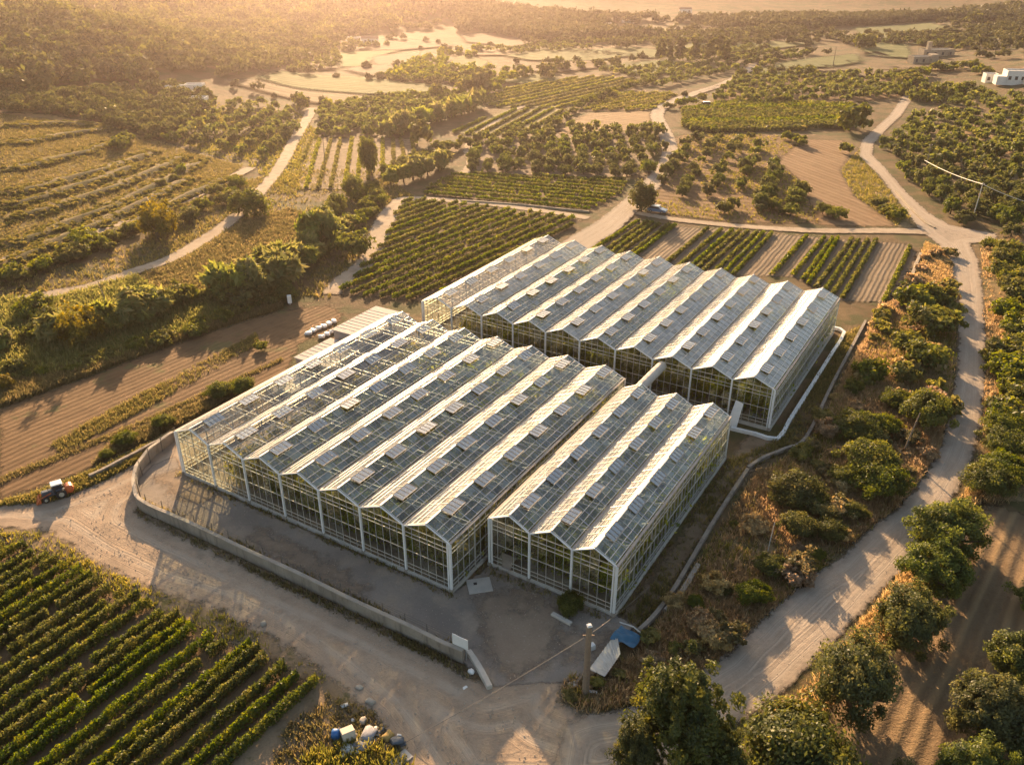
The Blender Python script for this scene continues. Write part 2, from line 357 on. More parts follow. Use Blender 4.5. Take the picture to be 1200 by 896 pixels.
# ------------------------------------------------------------------ leaf clouds
def quads(C, size, rng, up=.25, elong=1.5, out=None):
    n = len(C); nrm = rng.normal(size=(n, 3))*(.62 if out is not None else 1.0); nrm[:, 2] += up
    if out is not None: nrm += out
    nrm /= np.linalg.norm(nrm, axis=1)[:, None]
    t = np.cross(nrm, rng.normal(size=(n, 3))); t /= np.linalg.norm(t, axis=1)[:, None]+1e-9
    b = np.cross(nrm, t); s = size*(.6+.8*rng.rand(n))[:, None]*.5
    V = np.stack([C-t*s*elong, C-b*s*.8+t*s*.1, C+t*s*elong, C+b*s*.8-t*s*.1], 1).reshape(-1, 3)
    return V, np.arange(4*n).reshape(-1, 4)
def crown_pts(rng, rx, rz, nc, per, spread=.30, low=-.6, lump=.18, shell=.55):
    d = rng.normal(size=(nc, 3)); d /= np.linalg.norm(d, axis=1)[:, None]
    d[:, 2] = np.where(d[:, 2] < low, -d[:, 2]*.6, d[:, 2]); d /= np.linalg.norm(d, axis=1)[:, None]
    rad = shell+(1-shell)*rng.rand(nc)**.7
    rad *= 1+lump*rng.normal(size=nc)
    C = d*rad[:, None]*np.array([rx, rx, rz])*(1-spread*.5)
    e = rng.normal(size=(nc, per, 3)); e /= np.linalg.norm(e, axis=2)[:, :, None]
    cr = spread*rx*(.65+.7*rng.rand(nc))
    e *= (rng.rand(nc, per)**.45)[:, :, None]*cr[:, None, None]; e[:, :, 2] *= min(1, rz/rx*1.1)
    P = (C[:, None, :]+e).reshape(-1, 3)
    q = np.clip(.45+.22*rng.normal(size=nc), 0, 1)
    rnd = np.clip(np.repeat(q, per)+.16*rng.normal(size=nc*per), 0, 1)
    return P, rnd
def trunk_mesh(rng, h, r, spread, nlimb=5):
    m = MB(); p = [(0, 0, -.15), (.05*rng.randn(), .05*rng.randn(), h*.45), (.1*rng.randn(), .1*rng.randn(), h*.8)]
    m.tube(p, [r*1.35, r, r*.75], M['bark'], 7)
    for k in range(nlimb):
        a = 6.283*k/nlimb+rng.rand(); q = Vector(p[2]); e = q+Vector((math.cos(a)*spread*.5, math.sin(a)*spread*.5, h*.35+.3*rng.rand()))
        f = e+Vector((math.cos(a+.4)*spread*.35, math.sin(a+.4)*spread*.35, h*.3))
        m.tube([q-Vector((0, 0, .1)), e, f], [r*.6, r*.38, r*.15], M['bark'], 5)
    return m
class Kind:
    """a plant kind: crown and trunk meshes in several variants and levels of detail, unit crown radius = given"""
    def __init__(s, name, mat, rx, rz, trunk_h, near, mid, far, nvar=4, spread=.3, trunk_r=.14, low=-.6, lump=.18, shape=None, shell=.55, up=.25, elong=1.5):
        s.name = name; s.rx = rx; s.L = {}
        for lod, spec in (('near', near), ('mid', mid), ('far', far)):
            if not spec: continue
            nc, per, sz = spec
            for v in range(nvar):
                rng = np.random.RandomState(hash_(name)+v*17+len(lod))
                P, rnd = crown_pts(rng, rx, rz, nc, per, spread, low, lump, shell)
                if shape: P = shape(P, rng)
                zc = trunk_h+rz*.75
                od = P/np.array([rx, rx, rz]); od /= np.linalg.norm(od, axis=1)[:, None]+1e-6
                P[:, 2] += zc; P[:, 2] = np.maximum(P[:, 2], .05+.3*rng.rand(len(P)))
                V, Q = quads(P, sz, rng, up, elong, od*1.1)
                cm = np_mesh(name+'_crown', V, Q, [mat], rnd=rnd)
                if lod == 'far':
                    tm = None
                else:
                    tm = trunk_mesh(rng, trunk_h+rz*.5, trunk_r, rx, 5 if lod == 'near' else 3).mesh(name+'_trunk')
                s.L[lod, v] = (cm, tm)
        s.nvar = nvar
    def place(s, x, y, sc_, label, group=None, cat=None, lod=None, sz=None, z=None):
        d = math.hypot(x, y)
        if lod is None: lod = 'near' if d < 118 else ('mid' if d < 250 else 'far')
        while (lod, 0) not in s.L: lod = {'near': 'mid', 'mid': 'far', 'far': 'mid'}[lod]
        v = random.randrange(s.nvar); cm, tm = s.L[lod, v]
        z = float(hgt(x, y)) if z is None else z
        rz = random.random()*6.283; k = (sc_*(.82+.34*random.random()), sc_*(.82+.34*random.random()), sz or sc_*(.9+.2*random.random()))
        if tm is None:
            o = link(s.name, cm, None, (x, y, z), rz); o.scale = k; tag(o, label, cat or s.cat, group)
        else:
            o = thing(s.name, label, cat or s.cat, (x, y, z), rz, group); o.scale = k
            o.rotation_euler.x = R(random.gauss(0, 4)); o.rotation_euler.y = R(random.gauss(0, 4))
            link('trunk', tm, o); link('crown', cm, o)
        return o
def hash_(t): return sum(ord(c)*(i+3) for i, c in enumerate(t)) % 9973
def mk(cat, *a, **k):
    o = Kind(*a, **k); o.cat = cat; return o
OLIVE = mk('tree', 'olive_tree', M['olive'], 2.0, 1.75, .2, (105, 210, .105), (60, 34, .27), (26, 12, .58), trunk_r=.17, low=-.5, spread=.23, lump=.17)
SHRUB = mk('shrub', 'shrub', M['shrub'], 2.0, 1.35, .05, (100, 190, .115), (54, 36, .28), (26, 12, .62), trunk_r=.09, low=-.2, lump=.2)
BROAD = mk('tree', 'broadleaf_tree', M['shrub'], 3.0, 2.9, .25, (140, 130, .16), (80, 44, .34), (34, 14, .85), trunk_r=.2, lump=.2, spread=.27)
YELLOW = mk('tree', 'yellow_leaved_tree', M['yellow'], 3.0, 2.8, .2, (100, 90, .22), (90, 60, .28), None, nvar=2, trunk_r=.2, lump=.24, spread=.25)
PINE = mk('tree', 'pine_tree', M['pine'], 3.0, 2.6, .6, None, (60, 34, .42), (40, 14, .8), trunk_r=.22, spread=.27)
def spire(P, rng):
    t = np.clip((P[:, 2]+3.0)/6.5, 0, 1); P[:, :2] *= (1.25-.75*t)[:, None]; return P
CONIF = mk('tree', 'conifer_tree', M['pine'], 2.6, 3.2, 1.2, (230, 130, .12), None, None, nvar=2, spread=.17, lump=.34, trunk_r=.2, shape=spire, shell=.45)
CYPR = mk('tree', 'cypress_tree', M['pine'], 1.1, 4.2, .0, None, (40, 24, .42), (26, 9, .9), nvar=2, spread=.4, trunk_r=.16)
def reedshape(P, rng):
    P[:, :2] *= (1+.25*np.clip(P[:, 2], -2, 2)/2)[:, None]; return P
REED = mk('reeds', 'reed_clump', M['reed'], 1.7, 1.9, .1, None, (46, 30, .5), (26, 10, .9), nvar=3, low=-.2, shape=reedshape, up=0, elong=2.6)
YSHRUB = mk('shrub', 'golden_shrub', M['weed'], 1.2, .8, .05, (46, 60, .16), (26, 18, .4), None, nvar=3, low=-.1, lump=.25, trunk_r=.06)
# ------------------------------------------------------------------ sheets, rows, scatter
ROADS = []
def sheet(name, P, mat, off=.03, res=1.0, pad=1.5, label=None):
    P = np.asarray(P, float)
    if name in ('dirt_lane', 'country_road', 'gravel_road', 'dirt_road'): ROADS.append(P)
    x0, y0 = P.min(0)-pad; x1, y1 = P.max(0)+pad
    nx = int((x1-x0)/res)+2; ny = int((y1-y0)/res)+2
    gx = x0+np.arange(nx)*res; gy = y0+np.arange(ny)*res
    X, Y = np.meshgrid(gx, gy, indexing='ij'); D = sdist(P, X, Y)
    ok = D > -pad
    cell = ok[:-1, :-1] | ok[1:, :-1] | ok[:-1, 1:] | ok[1:, 1:]
    idx = np.arange(nx*ny).reshape(nx, ny); i, j = np.nonzero(cell)
    Q = np.stack([idx[i, j], idx[i+1, j], idx[i+1, j+1], idx[i, j+1]], 1)
    u, inv = np.unique(Q, return_inverse=True); Q = inv.reshape(Q.shape)
    x = X.ravel()[u]; y = Y.ravel()[u]; z = hgt(x, y)
    me = np_mesh(name, np.stack([x, y, z+off], 1), Q, [mat], edge=D.ravel()[u], smooth=True)
    return tag(link(name, me), kind='structure')
def ribbon(pts, w):
    """closed outline of a path through photo pixels with a width in metres (number or list)"""
    c = smooth_line([at(*p)[:2] for p in pts]); n = len(c)
    W = np.interp(np.linspace(0, 1, n), np.linspace(0, 1, len(w)), w) if hasattr(w, '__len__') else np.full(n, w)
    t = np.gradient(c, axis=0); t /= np.linalg.norm(t, axis=1)[:, None]; nn = np.stack([-t[:, 1], t[:, 0]], 1)
    return np.concatenate([c+nn*W[:, None]/2, (c-nn*W[:, None]/2)[::-1]])
def smooth_line(P, k=6):
    P = np.asarray(P, float); out = []
    Q = np.vstack([2*P[0]-P[1], P, 2*P[-1]-P[-2]])
    for i in range(1, len(Q)-2):
        for t in np.linspace(0, 1, k, endpoint=False):
            a, b, c, d = Q[i-1], Q[i], Q[i+1], Q[i+2]
            out.append(.5*((2*b)+(c-a)*t+(2*a-5*b+4*c-d)*t*t+(3*b-a-3*c+d)*t**3))
    out.append(P[-1]); return np.array(out)
def row_mesh(name, a, b, w, h, dens, leaf, rng, mat, gap=.04, plant=1.2, base=.25):
    a = np.array(a); b = np.array(b); L = np.linalg.norm(b-a); d = (b-a)/L; nn = np.array([-d[1], d[0]])
    n = max(8, int(L*dens)); t = rng.rand(n)*L
    k = np.floor(t/plant).astype(int); npl = k.max()+1
    pw = .72+.4*rng.rand(npl); ph = .75+.4*rng.rand(npl); alive = rng.rand(npl) > gap; q = np.clip(.45+.2*rng.normal(size=npl), 0, 1)
    keep = alive[k]; t = t[keep]; k = k[keep]; n = len(t)
    ang = rng.rand(n)*math.pi; r = rng.rand(n)**.4
    bul = .75+.25*np.sin((t/plant-k)*math.pi)
    lat = np.cos(ang)*r*w/2*pw[k]*bul*(1+.15*rng.normal(size=n)); up = base+np.abs(np.sin(ang))*r*(h-base)*ph[k]*(.8+.2*bul)*(1+.12*rng.normal(size=n))
    x = a[0]+d[0]*t+nn[0]*lat; y = a[1]+d[1]*t+nn[1]*lat; z = hgt(x, y)+np.maximum(up, .08)
    o = np.array([a[0], a[1], float(hgt(a[0], a[1]))])
    V, Q = quads(np.stack([x, y, z], 1)-o, leaf, rng)
    return np_mesh(name, V, Q, [mat], rnd=np.clip(q[k]+.2*rng.normal(size=n), 0, 1)), o
def lines_in(P, d, spacing, off=0.0, step=.5, minlen=3.0):
    """parallel line pieces inside a polygon, ordered across it"""
    d = np.array(d, float); d /= np.linalg.norm(d); nn = np.array([-d[1], d[0]])
    s = P@nn; t = P@d; out = []
    for c in np.arange(s.min()+spacing*.5+off, s.max(), spacing):
        tt = np.arange(t.min(), t.max(), step); X = d[0]*tt+nn[0]*c; Y = d[1]*tt+nn[1]*c
        m = inside(P, X, Y)
        if m.sum()*step < minlen: continue
        i = np.nonzero(m)[0]; cuts = np.nonzero(np.diff(i) > 1)[0]
        seg = max(np.split(i, cuts+1), key=len)
        if len(seg)*step < minlen: continue
        out.append((np.array([X[seg[0]], Y[seg[0]]]), np.array([X[seg[-1]], Y[seg[-1]]])))
    return out
def vine_field(pts, d, spacing, w, h, dens, leaf, desc, ref, group, mat='vine', rev=False, posts=False, gap=.04, plant=1.2, skip=None):
    P = np.array(pts) if not isinstance(pts[0], tuple) else poly(pts)
    L = lines_in(P, d, spacing)
    if rev: L = L[::-1]
    rng = np.random.RandomState(hash_(group)); c = 0
    for i, (a, b) in enumerate(L):
        if skip and skip(i): continue
        c += 1
        a = a+rng.normal(size=2)*.25; b = b+rng.normal(size=2)*.25
        me, o = row_mesh('vine_row', a, b, w, h, dens, leaf, rng, M[mat], gap, plant)
        r = link('vine_row', me, None, o)
        tag(r, f'{desc}, {nth(c)} row from {ref}', 'vine row', group)
        if posts:
            for e in (a, b):
                m = MB(); q = np.array([e[0], e[1], float(hgt(*e))])-o
                m.beam(q+[0, 0, -.2], q+[0, 0, h+.25], .09, M['wood']); m.obj('end_post', r)
TREES = []          # far olive trees beyond the individual ones
def grove(P, d, sp_row, sp_tree, size, desc, ref, group, rev=False, jit=.6, kind=None, keep=.93, sink=TREES, minlen=3.0):
    """trees planted in lines; collected, then the nearest are built one by one"""
    L = lines_in(P, d, sp_row, minlen=minlen)
    if rev: L = L[::-1]
    for i, (a, b) in enumerate(L):
        n = int(np.linalg.norm(b-a)/sp_tree)+1; c = 0
        for k in range(n):
            if random.random() > keep: continue
            c += 1
            p = a+(b-a)/max(np.linalg.norm(b-a), .1)*(k+.3)*sp_tree+np.array([random.gauss(0, jit), random.gauss(0, jit)])
            sink.append((p[0], p[1], size*random.uniform(.75, 1.2), f'{desc}, {nth(c)} in {nth(i+1)} line {ref}', group, kind or OLIVE))
def sample_in(P, n, rng):
    out = []; lo = P.min(0); hi = P.max(0)
    while len(out) < n:
        q = lo+(hi-lo)*rng.rand(n*2, 2); out += list(q[inside(P, q[:, 0], q[:, 1])])
    return np.array(out[:n])
def tufts(name, P, n, mat, label, hgtm=.5, per=5, rng=None, clump=.35, nfreq=None, wid=.055):
    """grass: upright blades in tufts, as one uncountable object"""
    rng = rng or rs
    q = sample_in(P, n, rng)
    if nfreq: q = q[(wob(q[:, 0], q[:, 1], nfreq, 3)+.35*rng.normal(size=len(q))) > -.1]
    for P_ in ROADS: q = q[sdist(P_, q[:, 0], q[:, 1]) < .15]
    n = len(q); q = np.repeat(q, per, 0); N = len(q)
    sc_ = np.repeat(.5+.9*rng.rand(n), per)*(.7+.5*rng.rand(N))
    x = q[:, 0]+rng.normal(size=N)*clump*.5; y = q[:, 1]+rng.normal(size=N)*clump*.5; z = hgt(x, y)-.02
    a = rng.rand(N)*6.283; lean = rng.normal(size=(N, 2))*.35
    hh = hgtm*sc_; w = wid*sc_
    b = np.stack([x, y, z], 1); dx = np.stack([np.cos(a)*w, np.sin(a)*w, 0*w], 1)
    tip = b+np.stack([lean[:, 0]*hh, lean[:, 1]*hh, hh], 1)
    V = np.stack([b-dx, b+dx, tip+dx*.35, tip-dx*.35], 1).reshape(-1, 3)
    rnd = np.clip(np.repeat(.45+.25*rng.normal(size=n), per)+.12*rng.normal(size=N), 0, 1)
    me = np_mesh(name, V, np.arange(4*N).reshape(-1, 4), [M[mat]], rnd=rnd)
    return tag(link(name, me), label, None, None, 'stuff')
def mass(name, pts, kind, label, size=(.8, 1.3), seed=1, per=None, cl=(14, 7), sz=.9, zoff=0.0):
    """a far wood or scrub that reads as one mass: many small crowns in one object"""
    rng = np.random.RandomState(seed); Vs = []; Rn = []
    base = [crown_pts(rng, kind[0], kind[1], cl[0], cl[1], .35, -.2) for _ in range(6)]
    for (x, y) in pts:
        P, r = base[rng.randint(6)]; k = rng.uniform(*size); a = rng.rand()*6.283
        c, s_ = math.cos(a), math.sin(a)
        Q = np.stack([P[:, 0]*c-P[:, 1]*s_, P[:, 0]*s_+P[:, 1]*c, P[:, 2]+kind[1]*.8], 1)*k
        Q += [x, y, float(hgt(x, y))+zoff]; Vs.append(Q); Rn.append(np.clip(r+.15*rng.randn(), 0, 1))
    P = np.concatenate(Vs); V, F_ = quads(P, sz, rng)
    return tag(link(name, np_mesh(name, V, F_, [M[kind[2]]], rnd=np.concatenate(Rn))), label, None, None, 'stuff')
# ================================================================== GROUND
def terrain():
    nx, ny = ZZ.shape; V = np.stack([XX.ravel(), YY.ravel(), ZZ.ravel()], 1)
    idx = np.arange(nx*ny).reshape(nx, ny); a = idx[:-1, :-1].ravel(); b = idx[1:, :-1].ravel(); c = idx[1:, 1:].ravel(); d = idx[:-1, 1:].ravel()
    Fq = np.concatenate([np.stack([a, b, c], 1), np.stack([a, c, d], 1)])
    return tag(link('ground', np_mesh('ground', V, Fq, [M['base']], smooth=True)), kind='structure')
terrain()
def area(name, pts, mat, off=.03, res=1.0): 
    P = poly(pts); return P, sheet(name, P, M[mat], off, res, pad=max(1.5, res*1.5))
# far patchwork
FAR = [('field', [(290, 70), (345, 62), (395, 66), (398, 82), (335, 84), (300, 90)], 'pale'), ('field', [(396, 62), (470, 60), (440, 68), (430, 80), (398, 80)], 'green'), ('field', [(500, 82), (560, 84), (575, 74), (545, 66), (505, 74)], 'green'), ('field', [(545, 58), (620, 60), (600, 66), (550, 66)], 'tan_far'), ('field', [(560, 92), (640, 88), (660, 96), (600, 100)], 'green'), ('field', [(700, 78), (770, 72), (830, 76), (760, 92)], 'green'), ('field', [(760, 56), (860, 48), (960, 52), (880, 62), (800, 62)], 'green'), ('field', [(1010, 50), (1060, 50), (1070, 70), (1010, 66)], 'green'),
       ('field', [(300, 92), (330, 84), (430, 92), (522, 102), (505, 110), (430, 112), (350, 105)], 'green'),
       ('field', [(262, 96), (300, 95), (350, 107), (430, 114), (420, 122), (380, 124), (300, 106)], 'tan_far'),
       ('field', [(400, 82), (450, 76), (560, 84), (600, 92), (540, 100), (440, 92)], 'pale'),
       ('field', [(430, 68), (500, 62), (540, 70), (500, 80), (440, 78)], 'pale'), ('field', [(390, 50), (470, 46), (540, 54), (470, 60), (400, 60)], 'pale'),
       ('field', [(540, 42), (600, 38), (640, 50), (600, 56), (545, 50)], 'pale'), ('field', [(590, 66), (650, 56), (700, 60), (745, 66), (690, 73), (620, 72)], 'green'),
       ('field', [(660, 62), (740, 56), (790, 62), (770, 70), (740, 68)], 'green'), ('field', [(620, 78), (690, 72), (720, 78), (660, 86), (600, 84)], 'pale'),
       ('field', [(885, 84), (930, 72), (1005, 64), (1010, 74), (950, 84), (900, 92)], 'green'), ('field', [(955, 82), (1062, 80), (1068, 90), (960, 93)], 'tan_far'),
       ('field', [(1000, 34), (1090, 28), (1140, 40), (1080, 48), (1010, 44)], 'green'), ('field', [(1060, 52), (1130, 46), (1180, 36), (1200, 40), (1120, 56)], 'green'),
       ('field', [(810, 40), (880, 36), (930, 44), (850, 52)], 'pale'), ('field', [(1020, 76), (1110, 78), (1140, 84), (1060, 82)], 'tan_far')]
for n_, p_, m_ in FAR: area(n_, p_, m_, .7, 6)
area('terraced_slope', [(0, 132), (60, 134), (120, 146), (165, 158), (205, 170), (250, 183), (300, 192), (290, 205), (250, 230), (200, 260), (130, 290), (60, 312), (0, 325)], 'terrace', .10, 2)
area('dry_slope', [(165, 328), (230, 297), (285, 262), (340, 245), (368, 255), (355, 282), (300, 322), (245, 345), (190, 348)], 'dry_slope', .08, 1.5)
PL, _ = area('ploughed_field', [(0, 480), (60, 458), (130, 432), (230, 395), (330, 364), (385, 358), (402, 370), (388, 388), (350, 402), (335, 440), (285, 462), (200, 503), (108, 548), (60, 566), (0, 585)], 'plough_left', .05)
PB, _ = area('grove_soil', [(772, 168), (800, 158), (900, 158), (940, 165), (908, 190), (940, 215), (958, 262), (860, 262), (775, 250), (755, 240), (775, 215), (790, 190)], 'brown_grove', .08, 1.5)
area('turned_field', [(905, 184), (942, 163), (988, 165), (998, 180), (985, 200), (1002, 230), (1040, 255), (1050, 266), (958, 264), (940, 215)], 'plough_circle', .07, 1.5)
area('grass_bank', [(1003, 180), (1012, 165), (1030, 150), (1034, 160), (1008, 185), (1040, 222), (1066, 255), (1070, 268), (1052, 266), (1002, 230), (985, 200)], 'bank_gold', .085, 1.5)
PBED, _ = area('bed_field', [(692, 296), (742, 258), (800, 266), (930, 276), (1062, 286), (1078, 300), (1052, 356), (985, 352), (930, 325), (800, 320)], 'bed', .05)
area('stubble_field', [(648, 157), (690, 133), (762, 131), (764, 151), (700, 158)], 'tan', .2, 2)
PV4 = poly([(530, 156), (592, 129), (662, 128), (640, 156), (565, 160)]); PV5 = poly([(556, 120), (605, 100), (690, 90), (772, 95), (760, 100), (715, 108), (690, 119), (660, 127), (585, 127)])
PV7 = poly([(680, 131), (715, 109), (795, 110), (776, 124), (762, 130)]); PV8 = poly([(798, 130), (840, 122), (1000, 123), (1000, 150), (920, 154), (815, 156), (798, 150)])
PV9 = poly([(838, 112), (868, 93), (958, 92), (1056, 86), (1052, 114), (1000, 121), (845, 120)]); PV3 = poly([(556, 166), (612, 154), (765, 152), (772, 176), (748, 205), (728, 209), (545, 203), (552, 185)])
PL1 = poly([(350, 222), (358, 163), (482, 163), (492, 183), (450, 207), (405, 223)]); PV2 = poly([(494, 224), (531, 203), (735, 211), (728, 228), (692, 246), (500, 229)])
PV1 = poly([(398, 345), (445, 290), (472, 234), (500, 235), (600, 246), (683, 257), (640, 285), (560, 330), (495, 354)]); PFL = poly([(-60, 610), (0, 636), (60, 652), (135, 690), (185, 712), (240, 738), (300, 764), (366, 797), (325, 835), (262, 905), (120, 1090), (-60, 1090)])
for P_, o_, r_, m_ in ((PV4, .2, 2, 'vine_soil_far'), (PV5, .25, 3, 'vine_soil_far'), (PV7, .2, 2, 'tan'), (PV8, .2, 2, 'vine_soil_far'), (PV9, .3, 3, 'brown_grove'), (PV3, .15, 2, 'strip'), (PL1, .2, 2, 'strip'), (PV2, .08, 1.2, 'vine_soil'), (PV1, .05, 1, 'vine_soil'), (PFL, .04, 1, 'vine_soil')):
    sheet('vineyard_soil', P_, M[m_], o_, r_, pad=max(1.5, r_*1.5))
# embankments
PE = poly([(1085, 285), (1112, 300), (1116, 350), (1119, 400), (1112, 470), (1100, 525), (1060, 585), (1010, 625), (975, 655), (940, 685), (890, 725), (835, 778), (800, 798), (740, 826), (690, 836), (655, 824), (662, 795), (700, 790), (745, 770), (770, 735), (800, 690), (845, 620), (885, 560), (950, 520), (985, 450), (1015, 395), (1030, 360), (1060, 350), (1082, 310)])
sheet('embankment', PE, M['bank_gold'], .05, 1)
area('side_track', [(735, 715), (790, 640), (856, 540), (880, 505), (920, 520), (890, 545), (845, 595), (800, 665), (752, 735), (728, 740)], 'strip', .03)
PR = poly([(1150, 285), (1230, 270), (1300, 420), (1260, 620), (1200, 590), (1150, 590), (1118, 600), (1140, 560), (1152, 500), (1156, 400)]); sheet('grass_verge', PR, M['bank_gold'], .05, 1)
PLG = poly([(1115, 610), (1160, 592), (1280, 620), (1420, 900), (1300, 1000), (960, 1000), (890, 870), (960, 810), (1010, 740), (1060, 690)]); sheet('harrowed_soil', PLG, M['lower_grove'], .05, 1)
PRV = poly([(1150, 560), (1108, 605), (1075, 655), (1035, 700), (1000, 745), (960, 790), (915, 830), (890, 850), (900, 885), (950, 850), (1010, 790), (1060, 720), (1095, 670), (1140, 600)]); sheet('grass_verge', PRV, M['bank_gold'], .075, 1)
area('grass_verge', [(0, 590), (60, 572), (110, 550), (205, 505), (210, 512), (150, 545), (115, 566), (60, 590), (0, 604)], 'bank_gold', .07, .8)
area('grass_verge', [(153, 590), (165, 600), (250, 640), (340, 683), (440, 730), (520, 768), (560, 800), (570, 808), (545, 812), (500, 790), (420, 750), (300, 690), (200, 640), (158, 612)], 'strip', .07, .8)
area('verge', [(0, 618), (60, 615), (110, 652), (170, 682), (250, 708), (330, 748), (400, 792), (450, 835), (490, 900), (500, 960), (250, 960), (262, 905), (325, 835), (366, 797), (240, 738), (130, 690), (60, 650), (0, 634)], 'strip', .055, .8)
# roads
sheet('dirt_road', poly([(-60, 596), (60, 588), (118, 567), (155, 548), (200, 518), (250, 505), (225, 540), (200, 560), (162, 592), (158, 602), (230, 638), (340, 690), (440, 738), (545, 790), (575, 806), (625, 792), (660, 800), (655, 826), (690, 840), (745, 832), (800, 803), (850, 800), (860, 830), (815, 855), (770, 900), (700, 960), (520, 960), (470, 880), (440, 840), (395, 800), (330, 752), (250, 712), (170, 686), (105, 655), (60, 622), (0, 618), (-60, 622)]), M['yardroad'], .09, .7)
sheet('gravel_road', poly([(660, 850), (690, 840), (742, 832), (800, 802), (850, 771), (900, 722), (945, 682), (985, 656), (1022, 620), (1062, 588), (1086, 558), (1105, 520), (1115, 480), (1121, 440), (1124, 400), (1120, 350), (1113, 312), (1100, 287), (1080, 272), (1060, 247), (1032, 208), (1005, 182), (1010, 165), (1026, 150), (1042, 136), (1055, 118), (1060, 108), (1066, 108), (1068, 118), (1056, 136), (1040, 151), (1024, 168), (1022, 182), (1037, 197), (1062, 226), (1088, 250), (1112, 264), (1150, 272), (1168, 274), (1166, 283), (1136, 286), (1146, 305), (1151, 345), (1154, 400), (1153, 450), (1148, 500), (1136, 545), (1111, 592), (1080, 638), (1040, 684), (1002, 724), (962, 765), (920, 806), (872, 842), (810, 880), (760, 920), (640, 940)]), M['road'], .15, .7)
area('gravel_yard', [(205, 535), (215, 556), (250, 574), (420, 650), (530, 697), (575, 662), (620, 678), (722, 720), (745, 735), (720, 760), (700, 790), (660, 800), (640, 800), (580, 804), (545, 778), (500, 756), (400, 708), (300, 660), (200, 612), (168, 597), (161, 580), (163, 562), (180, 545)], 'yard', .10, .7)
sheet('dirt_lane', ribbon([(1085, 272), (1030, 271), (960, 271), (900, 268), (860, 265), (800, 259), (768, 254), (745, 250)], [4, 2.8, 2.6]), M['track'], .18, .8)
sheet('country_road', ribbon([(655, 305), (680, 285), (712, 265), (738, 242), (765, 215), (783, 190), (784, 170), (776, 150), (770, 134), (785, 121), (815, 110), (850, 98), (878, 82), (884, 72)], [7, 7, 5.5, 5, 5, 5, 5, 4.5, 4]), M['road'], .3, 1)
sheet('dirt_lane', ribbon([(20, 352), (60, 345), (110, 335), (160, 318), (200, 304), (232, 286), (262, 266), (285, 246), (305, 225), (322, 205), (333, 188), (345, 165), (355, 148), (362, 136), (366, 127)], [3.4, 3.6, 4]), M['track'], .22, 1)
sheet('dirt_lane', ribbon([(388, 345), (400, 330), (428, 308), (440, 285), (452, 258), (465, 240), (480, 233), (560, 238), (640, 248), (690, 256)], [3.5, 4, 5, 4, 3, 2.6]), M['track'], .12, .8)
sheet('dirt_lane', ribbon([(0, 308), (60, 288), (160, 258), (234, 228), (295, 197)], 3.5), M['track'], .3, 1.2)
sheet('dirt_lane', ribbon([(545, 205), (552, 190), (548, 175), (560, 160), (600, 130), (650, 118)], 2.6), M['track'], .3, 1.2)
sheet('bare_patch', poly([(1125, 150), (1140, 145), (1175, 165), (1215, 180), (1215, 190), (1170, 182), (1130, 168)]), M['tan'], .2, 2)
for ip_, pts_ in enumerate(([(215, 548), (235, 560), (260, 580), (235, 590), (205, 580), (185, 560)], [(560, 700), (620, 690), (660, 720), (640, 780), (600, 795), (570, 760)], [(300, 620), (360, 645), (430, 690), (420, 700), (350, 665), (295, 635)], [(600, 700), (625, 703), (622, 718), (603, 716)], [(655, 740), (690, 745), (720, 740), (700, 770), (665, 775)])):
    sheet('dirt_patch', poly(pts_), M['patch'], .118+.005*ip_, .6)
# terrace banks
def bank(pts):
    c = smooth_line([at(*p)[:2] for p in pts], 8); t = np.gradient(c, axis=0); t /= np.linalg.norm(t, axis=1)[:, None]
    nn = np.stack([-t[:, 1], t[:, 0]], 1); nn *= np.sign(nn[:, 1])[:, None]
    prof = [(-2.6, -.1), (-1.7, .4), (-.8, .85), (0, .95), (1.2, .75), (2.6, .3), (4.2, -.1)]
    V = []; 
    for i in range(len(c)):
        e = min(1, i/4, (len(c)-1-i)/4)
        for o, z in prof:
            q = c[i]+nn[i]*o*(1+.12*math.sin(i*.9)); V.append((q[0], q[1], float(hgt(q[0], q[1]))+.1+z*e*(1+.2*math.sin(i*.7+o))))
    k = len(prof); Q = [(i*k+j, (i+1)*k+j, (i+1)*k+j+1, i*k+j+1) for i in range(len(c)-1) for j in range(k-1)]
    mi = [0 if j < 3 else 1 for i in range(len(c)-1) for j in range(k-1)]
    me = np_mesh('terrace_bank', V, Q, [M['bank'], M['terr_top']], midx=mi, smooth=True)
    tag(link('terrace_bank', me), kind='structure')
    return c
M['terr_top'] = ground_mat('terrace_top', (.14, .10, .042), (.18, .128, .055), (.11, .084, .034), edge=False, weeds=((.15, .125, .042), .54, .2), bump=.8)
BANKS = [bank(b) for b in ([(0, 173), (60, 163), (120, 153), (155, 150)], [(0, 203), (60, 190), (110, 177), (130, 169)], [(0, 232), (70, 215), (140, 195), (190, 176)],
         [(0, 262), (80, 240), (150, 215), (200, 193), (218, 184)], [(0, 295), (70, 268), (140, 240), (200, 210), (246, 186)], [(0, 335), (60, 308), (130, 278), (190, 247), (240, 222), (275, 207)], [(0, 151), (50, 147), (105, 148), (120, 150)], [(0, 316), (60, 288), (130, 258), (190, 228), (228, 207)], [(0, 247), (70, 227), (130, 207), (170, 192)])]
